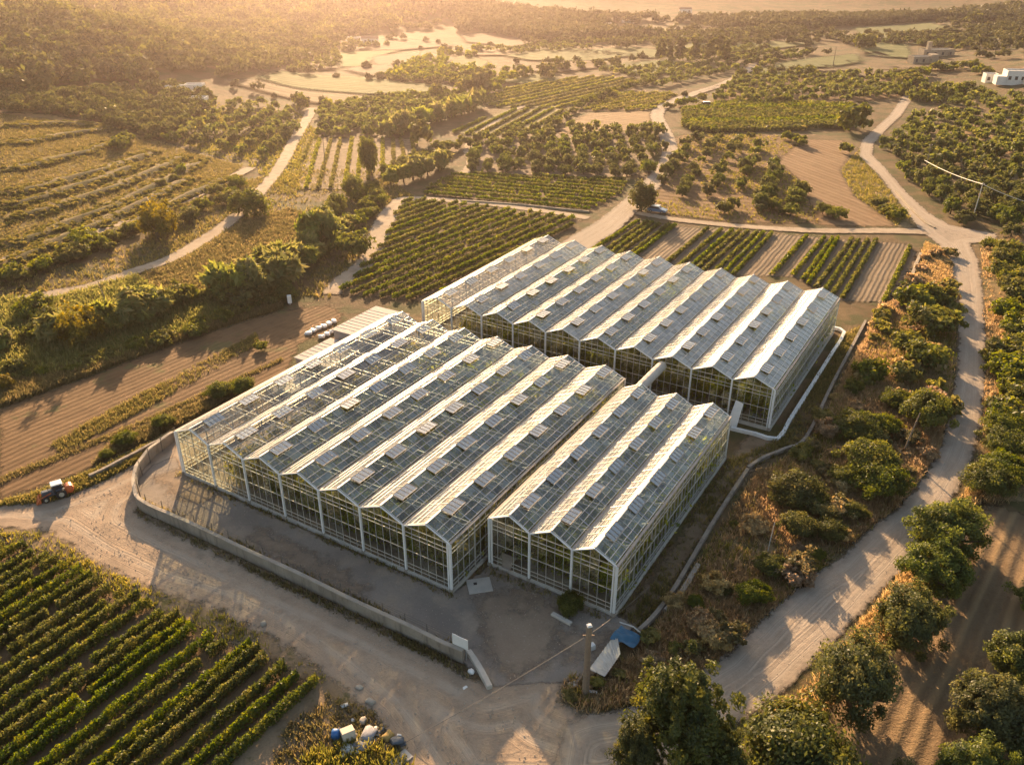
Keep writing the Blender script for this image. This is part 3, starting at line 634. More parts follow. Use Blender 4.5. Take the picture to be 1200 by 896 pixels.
# ================================================================== GREENHOUSES
TH = R(31.5); GV = np.array([math.cos(TH), -math.sin(TH)]); RV = np.array([math.sin(TH), math.cos(TH)]); A0 = np.array([-41.05, 87.6])
def gl(x, y): return A0+GV*x+RV*y
H, RISE = 6.2, 1.25
def gwall(x0, x1, side, bars, horiz, y, door=None):
    """one bay of an end wall: glass and its bars in one mesh"""
    m = MB(); xm = (x0+x1)/2; zr = lambda x: H+RISE*(1-abs(x-xm)/((x1-x0)/2))
    g = .035*side
    if door:
        d0, d1, dz = door
        m.add([(x0, y, .3), (d0, y, .3), (d0, y, dz), (d0, y, zr(d0)), (x0, y, H)], [(0, 1, 2, 3, 4)], M['wall_glass'])
        m.add([(d0, y, dz), (d1, y, dz), (d1, y, zr(d1)), (xm, y, zr(xm)), (d0, y, zr(d0))], [(0, 1, 2, 3, 4)], M['wall_glass'])
        m.add([(d1, y, .3), (x1, y, .3), (x1, y, H), (d1, y, zr(d1))], [(0, 1, 2, 3)], M['wall_glass'])
    else:
        m.add([(x0, y, .3), (x1, y, .3), (x1, y, H), (xm, y, H+RISE), (x0, y, H)], [(0, 1, 2, 3, 4)], M['wall_glass'])
    for k in range(1, bars):
        x = x0+(x1-x0)*k/bars
        z0 = door[2] if door and door[0] < x < door[1] else .3
        m.beam((x, y-g, z0), (x, y-g, zr(x)-.08), .045, M['bar'])
    for z in horiz:
        segs = [(x0+.1, x1-.1)] if not door or z > door[2] else [(x0+.1, door[0]), (door[1], x1-.1)]
        for a, b in segs: m.beam((a, y-2*g, z), (b, y-2*g, z), .065, M['bar'])
    m.beam((x0, y-3*g, H-.03), (xm, y-3*g, H+RISE-.03), .12, M['white_paint']); m.beam((xm, y-3*g, H+RISE-.03), (x1, y-3*g, H-.03), .12, M['white_paint'])
    return m
def slope(xe, xr, L, mat, vents, nb, purl=.62):
    """one roof slope from eave xe to ridge xr; glass left out under each open vent"""
    m = MB(); sgn = 1 if xr > xe else -1
    P = lambda u, y, d=0.0: (xe+(xr-xe)*u, y, H+.06+RISE*u+d)
    ub = .56; ys = [0.0]
    for a, b in vents: ys += [a, b]
    ys.append(L)
    m.add([P(.03, 0), P(.03, L), P(ub, L), P(ub, 0)], [(0, 1, 2, 3)], mat)
    for i in range(0, len(ys), 2):
        if ys[i+1] > ys[i]+.05: m.add([P(ub, ys[i]), P(ub, ys[i+1]), P(.985, ys[i+1]), P(.985, ys[i])], [(0, 1, 2, 3)], mat)
    for k in range(nb+1):
        y = min(max(L*k/nb, .04), L-.04); w = .032 if k % 3 else .06
        inv = any(a-.02 < y < b+.02 for a, b in vents)
        m.beam(P(.02, y, .03), P(ub if inv else .98, y, .03), w, M['bar'], .05)
    for u in ((.05, ub-.003, purl*.5, .97)):
        m.beam(P(u, .02, .045), P(u, L-.02, .045), .05 if u != .97 else .1, M['bar'], .05)
    return m
def vent(xe, xr, a, b, mat, ang):
    """opened roof window hinged at the ridge"""
    m = MB(); w = math.hypot(xr-xe, RISE)*.44; s = -1 if xr > xe else 1
    base = math.atan2(RISE, abs(xr-xe))-ang
    hx, hz = xr, H+RISE+.16
    P = lambda t, y, d=0: (hx+s*t*w*math.cos(base)+0*d, y, hz-t*w*math.sin(base)+d)
    m.add([P(0, a), P(0, b), P(1, b), P(1, a)], [(0, 1, 2, 3)], mat)
    for t in (0, 1): m.beam(P(t, a, .02), P(t, b, .02), .06, M['gutter'], .06)
    n = 4
    for k in range(n+1): y = a+(b-a)*k/n; m.beam(P(0, y, .025), P(1, y, .025), .035, M['gutter'], .05)
    # hinged struts
    for y in (a+.25, b-.25): m.beam(P(.8, y, -.02), (hx+s*.8*w*math.cos(base+ang), y, H+RISE-.8*w*math.sin(base+ang)), .04, M['steel'])
    return m
def greenhouse(label, ox, oy, nbay, bw, L, nv, white, right, bars=6, dooor=None, npst=10, vang=.19):
    p = gl(ox, oy); root = thing('greenhouse', label, 'greenhouse', (p[0], p[1], .12), -TH)
    W = nbay*bw; hz = (.34, .85, 1.35, 3.1, 4.95, 5.45, H-.05); rng = np.random.RandomState(int(W*10))
    m = MB()
    for a, b in (((-.12, -.12), (W+.12, -.12)), ((W+.12, -.12), (W+.12, L+.12)), ((W+.12, L+.12), (-.12, L+.12)), ((-.12, L+.12), (-.12, -.12))):
        d = .12
        m.beam((a[0], a[1], .1), (b[0], b[1], .1), .2, M['concrete_light'], .44)
    m.obj('plinth', root)
    for i in range(nbay+1):
        for y in (-.12, L+.12):
            m = MB(); m.box((i*bw, y, H/2), (.26 if i in (0, nbay) else .2, .22, H), M['white_paint'])
            if i in (0, nbay): m.box((i*bw+(.3 if i == 0 else -.3)*1.0, y-.02, H/2), (.16, .14, H), M['white_paint'])
            m.box((i*bw, y, .2), (.4, .4, .4), M['concrete']); m.obj('post', root)
    for i in range(nbay):
        for y, s_ in ((0, 1), (L, -1)):
            d = (i*bw+1.5, i*bw+2.7, 2.6) if (dooor == i and s_ == 1) else None
            gwall(i*bw, (i+1)*bw, s_, bars, hz, y, d).obj('gable_wall', root)
    for x, s_ in ((0, 1), (W, -1)):
        m = MB(); m.add([(x, 0, .3), (x, L, .3), (x, L, H), (x, 0, H)], [(0, 1, 2, 3)], M['wall_glass' if s_ < 0 or ox < .5 else 'wall_shading'])
        n = int(L/1.05)
        for k in range(1, n): m.beam((x-.04*s_, L*k/n, .3), (x-.04*s_, L*k/n, H-.05), .06 if k % 4 else .13, M['bar'])
        for z in hz: m.beam((x-.09*s_, .1, z), (x-.09*s_, L-.1, z), .085, M['bar'])
        m.obj('side_wall', root)
    for i in range(nbay+1):
        m = MB(); m.beam((i*bw, -.1, H+.02), (i*bw, L+.1, H+.02), .30, M['gutter'], .12); m.obj('gutter', root)
    sp = L/nv
    for i in range(nbay):
        x0, x1 = i*bw, (i+1)*bw; xm = (x0+x1)/2; nb = int(L/1.3)
        lo = slope(x0+.16, xm, L, M[white[i]], [], nb).obj('roof_slope', root)
        off = rng.uniform(.25, .45); vs = []
        for k in range(nv):
            a = (k+off)*sp+rng.uniform(-.15, .15); vs.append((a, min(a+2.6, L-.3)))
        ro = slope(x1-.16, xm, L, M[right[i]], vs, nb).obj('roof_slope', root)
        m = MB(); m.beam((xm, -.06, H+RISE+.08), (xm, L+.06, H+RISE+.08), .16, M['white_paint'], .1); m.obj('ridge_cap', root)
        for k, (a, b) in enumerate(vs):
            vent(x1-.16, xm, a+.03, b-.03, M['vent_glass'], vang*rng.choice([.15, .6, .9, 1.1, 1.5, 1.9])).obj('roof_vent', ro)
    nt = npst
    for k in range(1, nt):
        y = L*k/nt; m = MB()
        for i in range(1, nbay): m.beam((i*bw, y, 0), (i*bw, y, H-.1), .12, M['steel'])
        m.beam((.1, y, H-.25), (W-.1, y, H-.25), .09, M['steel']); m.beam((.1, y, H-.85), (W-.1, y, H-.85), .08, M['steel'])
        nz = nbay*4
        for q in range(nz):
            a = W*q/nz; b = W*(q+1)/nz
            m.beam((a, y, H-.85 if q % 2 else H-.25), (b, y, H-.25 if q % 2 else H-.85), .05, M['steel'])
        for i in range(nbay):
            xm = (i+.5)*bw; m.beam((xm, y, H-.25), (xm, y, H+RISE-.02), .06, M['steel'])
            m.beam((i*bw+.2, y, H), (xm, y, H+RISE-.04), .07, M['steel']); m.beam(((i+1)*bw-.2, y, H), (xm, y, H+RISE-.04), .07, M['steel'])
        m.obj('truss', root)
    P = np.array([gl(ox-.05, oy-.05), gl(ox+W+.05, oy-.05), gl(ox+W+.05, oy+L+.05), gl(ox-.05, oy+L+.05)])
    return root, P
rw = lambda n, spec: [spec.get(i, 'roof_white') for i in range(n)]
GA, PA = greenhouse('large front greenhouse of seven glass bays behind the gravel yard', 0, 0, 7, 5.85, 41, 7, rw(7, {0: 'roof_half', 1: 'roof_half'}), ['roof_bare', 'roof_bare', 'roof_clear', 'roof_clear', 'roof_clear', 'roof_clear', 'roof_clear'])
GB, PBg = greenhouse('small three bay greenhouse with an open doorway beside the pale sheet on the yard', 42.0, 5.6, 3, 4.87, 33, 6, rw(3, {}), ['roof_clear']*3, bars=5, dooor=0, npst=8)
GC, PC = greenhouse('wide rear greenhouse of ten glass bays below the upper vineyard', 1.0, 48.7, 10, 5.84, 37, 6, rw(10, {}), ['roof_bare', 'roof_half', 'roof_clear', 'roof_clear']+['roof_half', 'roof_clear', 'roof_half', 'roof_half', 'roof_half', 'roof_half'], npst=9)
for P_ in (PA, PBg, PC): sheet('greenhouse_floor', P_, M['inside'], .13, 1.0, pad=.05)
def crop_rows(ox, oy, nbay, bw, L, bays, per, hmax, lab, ref, grp):
    rng = np.random.RandomState(5); mesh = []
    for v in range(3):
        n = int((L-3)*hmax*34); t = rng.rand(n)*(L-3); k = np.floor(t/.55).astype(int); npl = k.max()+1
        hh = hmax*(.62+.38*rng.rand(npl)); q = np.clip(.5+.2*rng.normal(size=npl), 0, 1)
        z = .2+rng.rand(n)**.75*hh[k]; x = rng.normal(size=n)*(.38)*(1+.3*np.sin(k*1.7)); 
        keep = rng.rand(n) > .12*(np.sin(t*.7+v)+1)*.5
        V, Q = quads(np.stack([x, t+1.5, z], 1)[keep], .36, rng)
        mesh.append(np_mesh('crop_row', V, Q, [M['crop']], rnd=np.clip(q[k][keep]+.2*rng.normal(size=keep.sum()), 0, 1)))
    c = 0
    for i in bays:
        for j in range(per):
            c += 1; x = ox+i*bw+bw*(j+.5)/per; p = gl(x, oy)
            o = link('crop_row', mesh[c % 3], None, (p[0], p[1], .14), -TH); o.scale.z = rng.uniform(.85, 1.1)
            tag(o, f'{lab}, {nth(c)} row from {ref}', 'crop row', grp)
crop_rows(0, 0, 7, 5.85, 41, range(1, 7), 4, 4.2, 'tall green crop inside the front seven bay greenhouse', 'its bare bay', 'crop rows in the front greenhouse')
crop_rows(42, 5.6, 3, 4.87, 33, range(0, 3), 3, 4.2, 'tall green crop inside the three bay greenhouse', 'its doorway side', 'crop rows in the three bay greenhouse')
crop_rows(1, 48.7, 10, 5.84, 37, range(1, 10), 3, 4.4, 'tall green crop inside the rear ten bay greenhouse', 'its shed side', 'crop rows in the rear greenhouse')
# duct, loose sheet
m = MB(); a, b = gl(43.4, 38.3), gl(43.4, 48.5)
n = 14; m.tube([(a[0]+(b[0]-a[0])*k/n, a[1]+(b[1]-a[1])*k/n, 5.75) for k in range(n+1)], [.72 if k % 2 else .68 for k in range(n+1)], M['concrete_light'], 14)
tag(m.obj('air_duct'), 'pale ribbed round duct bridging the small and the rear greenhouse', 'duct')
# sheds beside the front greenhouse
def shed(label, x0, x1, y0, y1, h, over, wall, roofm, dz):
    p = gl((x0+x1)/2, (y0+y1)/2); r = thing('storage_shed', label, 'shed', (p[0], p[1], 0), -TH); w, l = x1-x0, y1-y0
    m = MB(); m.box((0, 0, h/2), (w, l, h), M[wall]); m.obj('wall', r)
    m = MB(); m.add([(-w/2-over, -l/2-over, h+.02), (w/2, -l/2-over, h+.02+dz), (w/2, l/2+over, h+.02+dz), (-w/2-over, l/2+over, h+.02), (-w/2-over, -l/2-over, h+.18), (w/2, -l/2-over, h+.18+dz), (w/2, l/2+over, h+.18+dz), (-w/2-over, l/2+over, h+.18)],
        [(3, 2, 1, 0), (4, 5, 6, 7), (0, 1, 5, 4), (1, 2, 6, 5), (2, 3, 7, 6), (3, 0, 4, 7)], M[roofm])
    for k in range(1, int(l/1.0)): m.beam((-w/2-over, -l/2+k*1.0, h+.2), (w/2, -l/2+k*1.0, h+.2+dz), .05, M[roofm])
    m.obj('roof', r)
    m = MB(); m.box((w*.1, -l/2-.02, 1.05), (1.3, .06, 2.1), M['dark']); m.obj('door', r)
    return r
shed('larger flat roofed shed with pale roof beside the front greenhouse', -7.5, -.5, 36.2, 46.8, 3.9, .25, 'shed_wall', 'shed_roof', .12)
shed('lower flat roofed shed beside the front greenhouse, near the grey field', -7.8, -.5, 27.8, 35.6, 2.4, .2, 'shed_wall', 'shed_roof', .1)
p = gl(-5.0, 23.5); m = MB(); m.box((0, 0, .5), (5.5, 5, 1.0), M['concrete_light'], 0, .08); m.box((-1.2, -.8, 1.3), (1.6, 1.2, .6), M['stone'], .3, .1)
tag(link('concrete_platform', m.mesh('concrete_platform'), None, (p[0], p[1], 0), -TH), 'low concrete platform at the end of the lower shed', 'platform')
# white bales by the ploughed field
def lump(name, mat, d, rng, lab, cat, grp, loc, rz=0.0, sub=2, rough=.12):
    import bmesh
    bm = bmesh.new(); bmesh.ops.create_icosphere(bm, subdivisions=sub, radius=.5)
    for v in bm.verts:
        s = 1+rough*rng.normal(); c = v.co
        c = Vector((math.copysign(abs(c.x*2)**.6, c.x)/2, math.copysign(abs(c.y*2)**.6, c.y)/2, math.copysign(abs(c.z*2)**.7, c.z)/2))*s
        v.co = (c.x*d[0], c.y*d[1], c.z*d[2]+d[2]*.42)
    me = bpy.data.meshes.new(name); bm.to_mesh(me); bm.free(); me.materials.append(M[mat])
    if sub > 1: me.polygons.foreach_set('use_smooth', [True]*len(me.polygons))
    return tag(link(name, me, None, loc, rz), lab, cat, grp)
for i, (px, py) in enumerate([(361, 389), (367, 386), (373, 383), (379, 381), (385, 378), (391, 375), (377, 393), (383, 390), (389, 387)]):
    q = at(px, py, .4); w_ = 'back' if i < 6 else 'front'; k = i+1 if i < 6 else i-5
    lump('white_sack', 'white_plastic', (1.25, .9, .55), rs, f'bulging white sack on the field edge by the shed, {nth(k)} in the {w_} row', 'sack', 'white sacks by the shed', q, rs.rand()*3)
# ================================================================== WALLS, FENCE, PIPES
def proj(P):
    P = np.asarray(P, float)-[0, 0, CAMH]; d = P@np.array([0, math.cos(PITCH), -math.sin(PITCH)])
    return CX+F*P[0]/d, CY-F*(P@np.array([0, math.sin(PITCH), math.cos(PITCH)]))/d
def height_to(p, py):
    lo, hi = 0.0, 40.0
    for _ in range(40):
        m = (lo+hi)/2
        if proj(p+np.array([0, 0, m]))[1] > py: lo = m
        else: hi = m
    return lo
def wall(name, pts, h, t, mat, label, cat='wall', k=4, cap=None):
    c = smooth_line([at(*p)[:2] for p in pts], k); tg = np.gradient(c, axis=0); tg /= np.linalg.norm(tg, axis=1)[:, None]; nn = np.stack([-tg[:, 1], tg[:, 0]], 1)*t/2
    o = np.array([c[0][0], c[0][1], float(hgt(*c[0]))]); V = []; 
    for i in range(len(c)):
        z = float(hgt(*c[i])); hh = h*(1+.05*math.sin(i*1.3))
        for s_, zz in ((-1, -.2), (-1, hh), (1, hh), (1, -.2)): V.append(np.array([*(c[i]+nn[i]*s_), z+zz])-o)
    n = len(c); Q = [(i*4+j, i*4+(j+1) % 4, i*4+4+(j+1) % 4, i*4+4+j) for i in range(n-1) for j in range(4)]+[(0, 3, 2, 1), (n*4-4, n*4-3, n*4-2, n*4-1)]
    w = link(name, np_mesh(name, V, Q, [M[mat]]), None, o); tag(w, label, cat)
    if cap:
        V2 = []
        for i in range(n):
            z = float(hgt(*c[i])); hh = h*(1+.05*math.sin(i*1.3))
            for s_, zz in ((-1.25, hh+.004), (-1.25, hh+.12), (1.25, hh+.12), (1.25, hh+.004)): V2.append(np.array([*(c[i]+nn[i]*s_), z+zz])-o)
        link('coping', np_mesh('coping', V2, Q, [M[cap]]), w)
    return c
WY = wall('perimeter_wall', [(205, 517), (186, 530), (170, 546), (161, 563), (160, 582), (168, 598), (200, 613), (300, 660), (400, 708), (500, 756), (543, 776)], 1.45, .34, 'wall_concrete', 'long curved concrete wall around the gravel yard', cap='concrete')
r = thing('wire_fence', 'thin wire fence on posts along the inside of the yard wall', 'fence', (WY[8][0], WY[8][1], 0))
tg = np.gradient(WY, axis=0); tg /= np.linalg.norm(tg, axis=1)[:, None]; IN = np.stack([-tg[:, 1], tg[:, 0]], 1)
if IN[len(IN)//2][1] < 0: IN = -IN
fp = WY+IN*.45; acc = 0; pts = []
cl_ = np.concatenate([[0], np.cumsum(np.linalg.norm(np.diff(fp, axis=0), axis=1))])
for u_ in np.arange(0, cl_[-1], 2.7): pts.append(np.array([np.interp(u_, cl_, fp[:, 0]), np.interp(u_, cl_, fp[:, 1])]))
pts.append(fp[-1]); o0 = np.array([WY[8][0], WY[8][1], 0])
for q in pts:
    m = MB(); e = np.array([q[0], q[1], 0])-o0; m.beam(e+[0, 0, -.1], e+[rs.normal()*.05, rs.normal()*.05, 2.35], .07, M['wire']); m.obj('fence_post', r)
m = MB()
for z in (1.7, 2.0, 2.28):
    for a, b in zip(pts[:-1], pts[1:]): m.beam(np.array([*a, z])-o0, np.array([*b, z])-o0, .018, M['wire'])
m.obj('fence_wire', r)
wall('field_wall', [(284, 477), (240, 497), (205, 512), (170, 529), (140, 545), (106, 562)], .75, .4, 'wall_concrete', 'low concrete wall between the ploughed field and the road')
wall('stone_wall', [(1014, 378), (998, 408), (972, 458), (944, 515), (920, 528), (895, 538), (876, 550)], .5, .42, 'wall_concrete', 'low pale wall above the ditch beside the rear greenhouse')
wall('stone_wall', [(876, 552), (843, 602), (803, 670), (788, 695), (768, 722), (748, 742)], .5, .42, 'wall_concrete', 'low pale wall along the track beside the small greenhouse')
wall('stone_wall', [(818, 664), (800, 694), (780, 718)], .5, .5, 'concrete', 'short broken wall in the weeds above the blue tarpaulin')
wall('water_channel', [(975, 385), (989, 391), (975, 415), (950, 455), (925, 494), (911, 516), (885, 510), (856, 503)], .45, .5, 'white_plastic', 'white raised water channel around the rear greenhouse corner', 'channel', 2)
wall('rubble_wall', [(1078, 300), (1070, 320), (1062, 345)], .8, .6, 'stone_wall', 'rubble retaining wall at the end of the vegetable beds')
wall('stone_wall', [(690, 249), (660, 246), (600, 240), (540, 236)], .4, .5, 'stone_wall', 'low stone edging between the two middle vineyards')
wall('stone_wall', [(1095, 268), (1085, 262), (1068, 246), (1050, 225)], .4, .6, 'stone_wall', 'rough stone edge of the road above the turned field')
wall('wall_end', [(549, 766), (560, 782), (574, 808)], .55, .5, 'concrete_light', 'detached pale wall end leaning at the yard entrance')
# blank sign board
p = at(540, 772); m = MB(); m.box((0, 0, 2.2), (1.75, .06, 1.25), M['white_plastic']); r = thing('sign_board', 'blank white board standing at the end of the yard wall', 'sign', tuple(p), R(-32)); m.obj('board', r)
for s_ in (-.6, .6): m = MB(); m.beam((s_, .06, -.1), (s_, .06, 2.8), .08, M['steel']); m.obj('post', r)
# utility pole with cable
def upole(label, px, py, top, w=.13, name='utility_pole', arm=True, lean=0.0, mat='wood', light=False):
    p = at(px, py); h = height_to(p, top); r = thing(name, label, 'pole', tuple(p))
    m = MB(); m.tube([(0, 0, -.2), (lean*.5, 0, h*.5), (lean, 0, h)], [w*1.25, w*1.05, w*.85], M[mat], 8); m.obj('shaft', r)
    if arm: m = MB(); m.beam((lean-.5, .02, h-.5), (lean+.5, .02, h-.5), .09, M['wood']); m.box((lean-.4, .02, h-.36), (.08, .08, .18), M['white_plastic']); m.box((lean+.4, .02, h-.36), (.08, .08, .18), M['white_plastic']); m.obj('crossarm', r)
    if light: m = MB(); m.box((lean, 0, h+.12), (.42, .42, .3), M['white_plastic'], .3, .1); m.obj('cap', r)
    return p, h, r
pp, ph, pr = upole('tall grey wooden pole with a white cap at the junction', 686, 812, 734, .27, light=True, arm=False)
m = MB(); m.beam((-.5, .1, ph-1.1), (.5, .1, ph-1.1), .1, M['wood']); m.obj('crossarm', pr)
def cable(name, P, sag, rad, mat, label):
    m = MB(); pts = []
    for a, b in zip(P[:-1], P[1:]):
        for k in range(12): t = k/12; q = np.array(a)*(1-t)+np.array(b)*t; q = q-[0, 0, sag*4*t*(1-t)]; pts.append(q)
    pts.append(np.array(P[-1])); o = pts[0]; m.tube([q-o for q in pts], rad, M[mat], 5)
    return tag(link(name, m.mesh(name), None, o), label, 'cable')
ca = at(470, 873); cb = at(760, 706)
cable('overhead_cable', [ca+[0, 0, .1], pp+[0, 0.1, ph-1.02], cb+[0, 0, 2.2]], .25, .02, 'wire', 'dark overhead cable slung from the capped pole across the junction')
p1, h1, r1 = upole('pale thin pole in the olive grove carrying a white wire', 1139, 258, 214, .1, arm=True, lean=.3, mat='wire_pale')
p2 = at(1083, 190, 6); p3 = at(1225, 245, 6)
cable('overhead_cable', [p2+[0, 0, 6.5], p1+[.3, 0, h1-.35], p3+[0, 0, 6.5]], .5, .07, 'wire_pale', 'pale overhead wire crossing the olive grove on the hillside')
upole('wooden pole at the upper road bend carrying the pale wire', 1083, 205, 168, .12)
upole('bare brown pole standing among the roadside shrubs', 1057, 533, 484, .09, 'plain_pole', False, .9)
upole('thin yellow marker pole in the dry grass bank', 899, 648, 612, .05, 'marker_pole', False, .2, 'wire_pale')
upole('thin leaning pole beside the lane below the terraces', 127, 361, 329, .09, 'plain_pole', False, -.7)
upole('thin pole among the reeds by the far lane', 381, 192, 163, .1, 'plain_pole', False, .1)
upole('short pole beside the dense green vineyard', 976, 78, 55, .15, 'plain_pole', False, .1)
# yard objects
p = at(562, 687); m = MB(); m.box((0, 0, .16), (2.5, 2.2, .07), M['concrete_light'], 0, .02); m.box((-.4, .3, .22), (.35, .3, .07), M['dark']); r = tag(link('pale_slab', m.mesh('pale_slab'), None, (p[0], p[1], 0), R(12)), 'pale flat square sheet lying on the yard near the corner', 'slab')
p = at(592, 664); m = MB(); m.add([(-.9, -.8, 0), (.9, -.8, 0), (.9, .9, .75), (-.9, .9, .75), (-.9, -.8, .08), (.9, -.8, .08), (.9, .9, .83), (-.9, .9, .83)], [(3, 2, 1, 0), (4, 5, 6, 7), (0, 1, 5, 4), (1, 2, 6, 5), (2, 3, 7, 6), (3, 0, 4, 7)], M['concrete']); tag(link('ramp_plate', m.mesh('ramp_plate'), None, (p[0], p[1], .12), R(-30)), 'grey sloping plate in front of the open doorway', 'ramp')
p = at(658, 727); m = MB(); m.box((0, 0, .28), (2.3, .45, .3), M['concrete_light'], 0, .03); tag(link('concrete_beam', m.mesh('concrete_beam'), None, (p[0], p[1], 0), R(-38)), 'pale concrete beam lying in front of the dark bush', 'beam')
p = at(857, 500); m = MB(); m.add([(-.7, 0, 0), (.7, 0, 0), (.9, 1.2, 3.2), (-.2, 1.3, 3.4), (-.7, .05, 0), (.7, .05, 0), (.9, 1.25, 3.2), (-.2, 1.35, 3.4)], [(3, 2, 1, 0), (4, 5, 6, 7), (0, 1, 5, 4), (1, 2, 6, 5), (2, 3, 7, 6), (3, 0, 4, 7)], M['white_plastic']); tag(link('leaning_panel', m.mesh('leaning_panel'), None, (p[0], p[1], .1), R(-30)), 'white panel leaning against the rear greenhouse corner bay', 'panel')
# corrugated sheet and tarpaulin
def drape(name, c4, mat, label, cat, wave=0.0, per=8, amp=.12, lift=.3, seed=1, th=.03):
    rng = np.random.RandomState(seed); n, k = 30, 22; A, B, C, D = [np.append(at(*c)[:2], 0) for c in c4]; V = []; ph = rng.rand(4)*6
    zs = lift if hasattr(lift, '__len__') else [lift]*4
    for i in range(n+1):
        for j in range(k+1):
            u, v = i/n, j/k; q = A*(1-u)*(1-v)+B*u*(1-v)+C*u*v+D*(1-u)*v
            z = zs[0]*(1-u)*(1-v)+zs[1]*u*(1-v)+zs[2]*u*v+zs[3]*(1-u)*v
            z += wave*math.sin(u*per*6.283)+amp*(math.sin(u*5+ph[0])*math.sin(v*4+ph[1])+.5*math.sin(u*11+ph[2])*math.sin(v*9+ph[3]))*(1 if not wave else .3)
            V.append((q[0], q[1], float(hgt(q[0], q[1]))+max(z, .08)))
    V = np.array(V); o = V[0].copy(); V -= o; N0 = len(V); Q = []
    for i in range(n):
        for j in range(k): a = i*(k+1)+j; Q.append((a, a+k+1, a+k+2, a+1)); Q.append((N0+a, N0+a+1, N0+a+k+2, N0+a+k+1))
    V2 = np.vstack([V, V-[0, 0, th]])
    return tag(link(name, np_mesh(name, V2, Q, [M[mat]], smooth=True), None, o), label, cat)
drape('corrugated_sheet', [(690, 788), (722, 750), (726, 778), (708, 800)], 'tin', 'tilted corrugated metal sheet in the weeds beside the pole', 'sheet', .07, 11, .1, (.5, 1.1, 1.3, .8))
drape('tarpaulin', [(714, 758), (727, 742), (752, 752), (742, 764)], 'tarp', 'crumpled blue tarpaulin at the top of the corrugated sheet', 'tarpaulin', 0, 8, .22, (1.1, 1.3, .5, .7), 3)
m = MB(); a = at(725, 742); b = at(757, 752); m.tube([np.array([0, 0, 1.5]), (b-a)*.5+[0, 0, 1.45], (b-a)+[0, 0, .6]], .07, M['steel'], 6); tag(link('metal_pipe', m.mesh('metal_pipe'), None, a), 'pale pipe lying along the edge of the blue tarpaulin', 'pipe')
m = MB(); a = at(674, 803); b = at(690, 787); m.beam((0, 0, .2), (b-a)+[0, 0, .6], .22, M['wood']); m.box((-.2, 0, .15), (.8, .6, .25), M['concrete_light'], .4, .05); tag(link('wooden_plank', m.mesh('wooden_plank'), None, a), 'plank propped from a pale block up to the corrugated sheet', 'plank')
m = MB(); a = at(691, 811); m.box((0, 0, .18), (1.3, .25, .14), M['white_plastic'], -.2, .03); tag(link('white_board', m.mesh('white_board'), None, a), 'short white board on the grass at the foot of the pole', 'board')
p = at(693, 761); m = MB(); m.box((0, 0, .4), (.6, .5, .7), M['white_plastic'], .5, .06); tag(link('white_canister', m.mesh('white_canister'), None, p), 'small white canister standing just behind the pole', 'canister')
# rubbish heap beside the vineyard verge
p = at(409, 866); m = MB(); m.box((0, 0, .5), (1.1, .9, .9), M['card'], 0, .03); o = tag(link('cardboard_box', m.mesh('cardboard_box'), None, (p[0], p[1], p[2]+.08), R(28)), 'large pale box tipped on the rubbish heap', 'box'); o.rotation_euler.x = R(-14)
lump('blue_barrel', 'blue', (.75, .7, 1.0), rs, 'blue plastic bundle beside the tipped pale box', 'bundle', None, at(394, 864), 0, 3, .03)
for i, (px, py, d, mt, lab, cat) in enumerate([(432, 862, (1.6, 1.0, .6), 'rag', 'silvery plastic heap just beside the pale box', 'rubbish'), (424, 874, (1.6, 1.2, .45), 'rag', 'grey crumpled sheeting in front of the pale box', 'rubbish'), (408, 878, (1.2, .9, .35), 'white_plastic', 'torn white sheeting under the pale box', 'rubbish'),
        (438, 857, (.7, .5, .4), 'white_plastic', 'white plastic scrap on top of the silvery heap', 'rubbish'), (455, 864, (.8, 1.1, .5), 'yellowbag', 'ochre sack beside the dark blue bag', 'sack'), (466, 870, (1.1, .9, .6), 'tractor', 'dark blue bag with white scraps at the road edge', 'bag'),
        (468, 866, (.7, .4, .5), 'white_plastic', 'white scrap lying on the dark blue bag', 'rubbish'), (404, 827, (.7, .45, .25), 'white_plastic', 'pale blue-white plastic scrap in the verge above the heap', 'rubbish'), (434, 823, (.9, .55, .4), 'stone', 'long pale stone in the verge by the road', 'stone'),
        (426, 846, (.7, .6, .5), 'stone', 'round tan stone behind the pale box', 'stone'), (414, 844, (.4, .3, .2), 'white_plastic', 'small white scrap behind the pale box', 'rubbish'), (421, 806, (.7, .5, .3), 'stone', 'flat pale stone highest in the rubbish verge', 'stone'), (552, 788, (.6, .5, .4), 'white_plastic', 'white plastic scrap beside the leaning wall end', 'rubbish'), (309, 732, (.6, .5, .4), 'stone', 'single pale boulder on the vineyard side of the road', 'stone'), (545, 806, (.5, .3, .15), 'white_plastic', 'white scrap on the gravel before the wall end', 'rubbish')]):
    lump({'rubbish': 'plastic_scrap', 'stone': 'stone', 'sack': 'sack', 'bag': 'rubbish_bag'}[cat], mt, d, rs, lab, cat, 'rubbish beside the vineyard' if px < 480 and px > 390 else None, at(px, py), rs.rand()*3, 2, .16)
for i in range(34):
    px = rs.normal(432, 22); py = 866+rs.normal()*9-(px-432)*.02; c_ = rs.choice(['white_plastic', 'rag', 'card', 'yellowbag', 'tractor', 'rag'])
    lump('plastic_scrap', c_, (rs.uniform(.25, .7), rs.uniform(.2, .5), rs.uniform(.12, .35)), rs, 'small crumpled scrap in the rubbish heap beside the vineyard', 'rubbish', 'small scraps of the rubbish heap', at(px, py), rs.rand()*3, 1, .3)
p = at(470, 890); m = MB(); m.box((0, 0, .12), (1.7, 1.1, .1), M['concrete_light'], .5); tag(link('flat_panel', m.mesh('flat_panel'), None, p, .3), 'pale flat panel lying below the dark blue bag', 'panel')
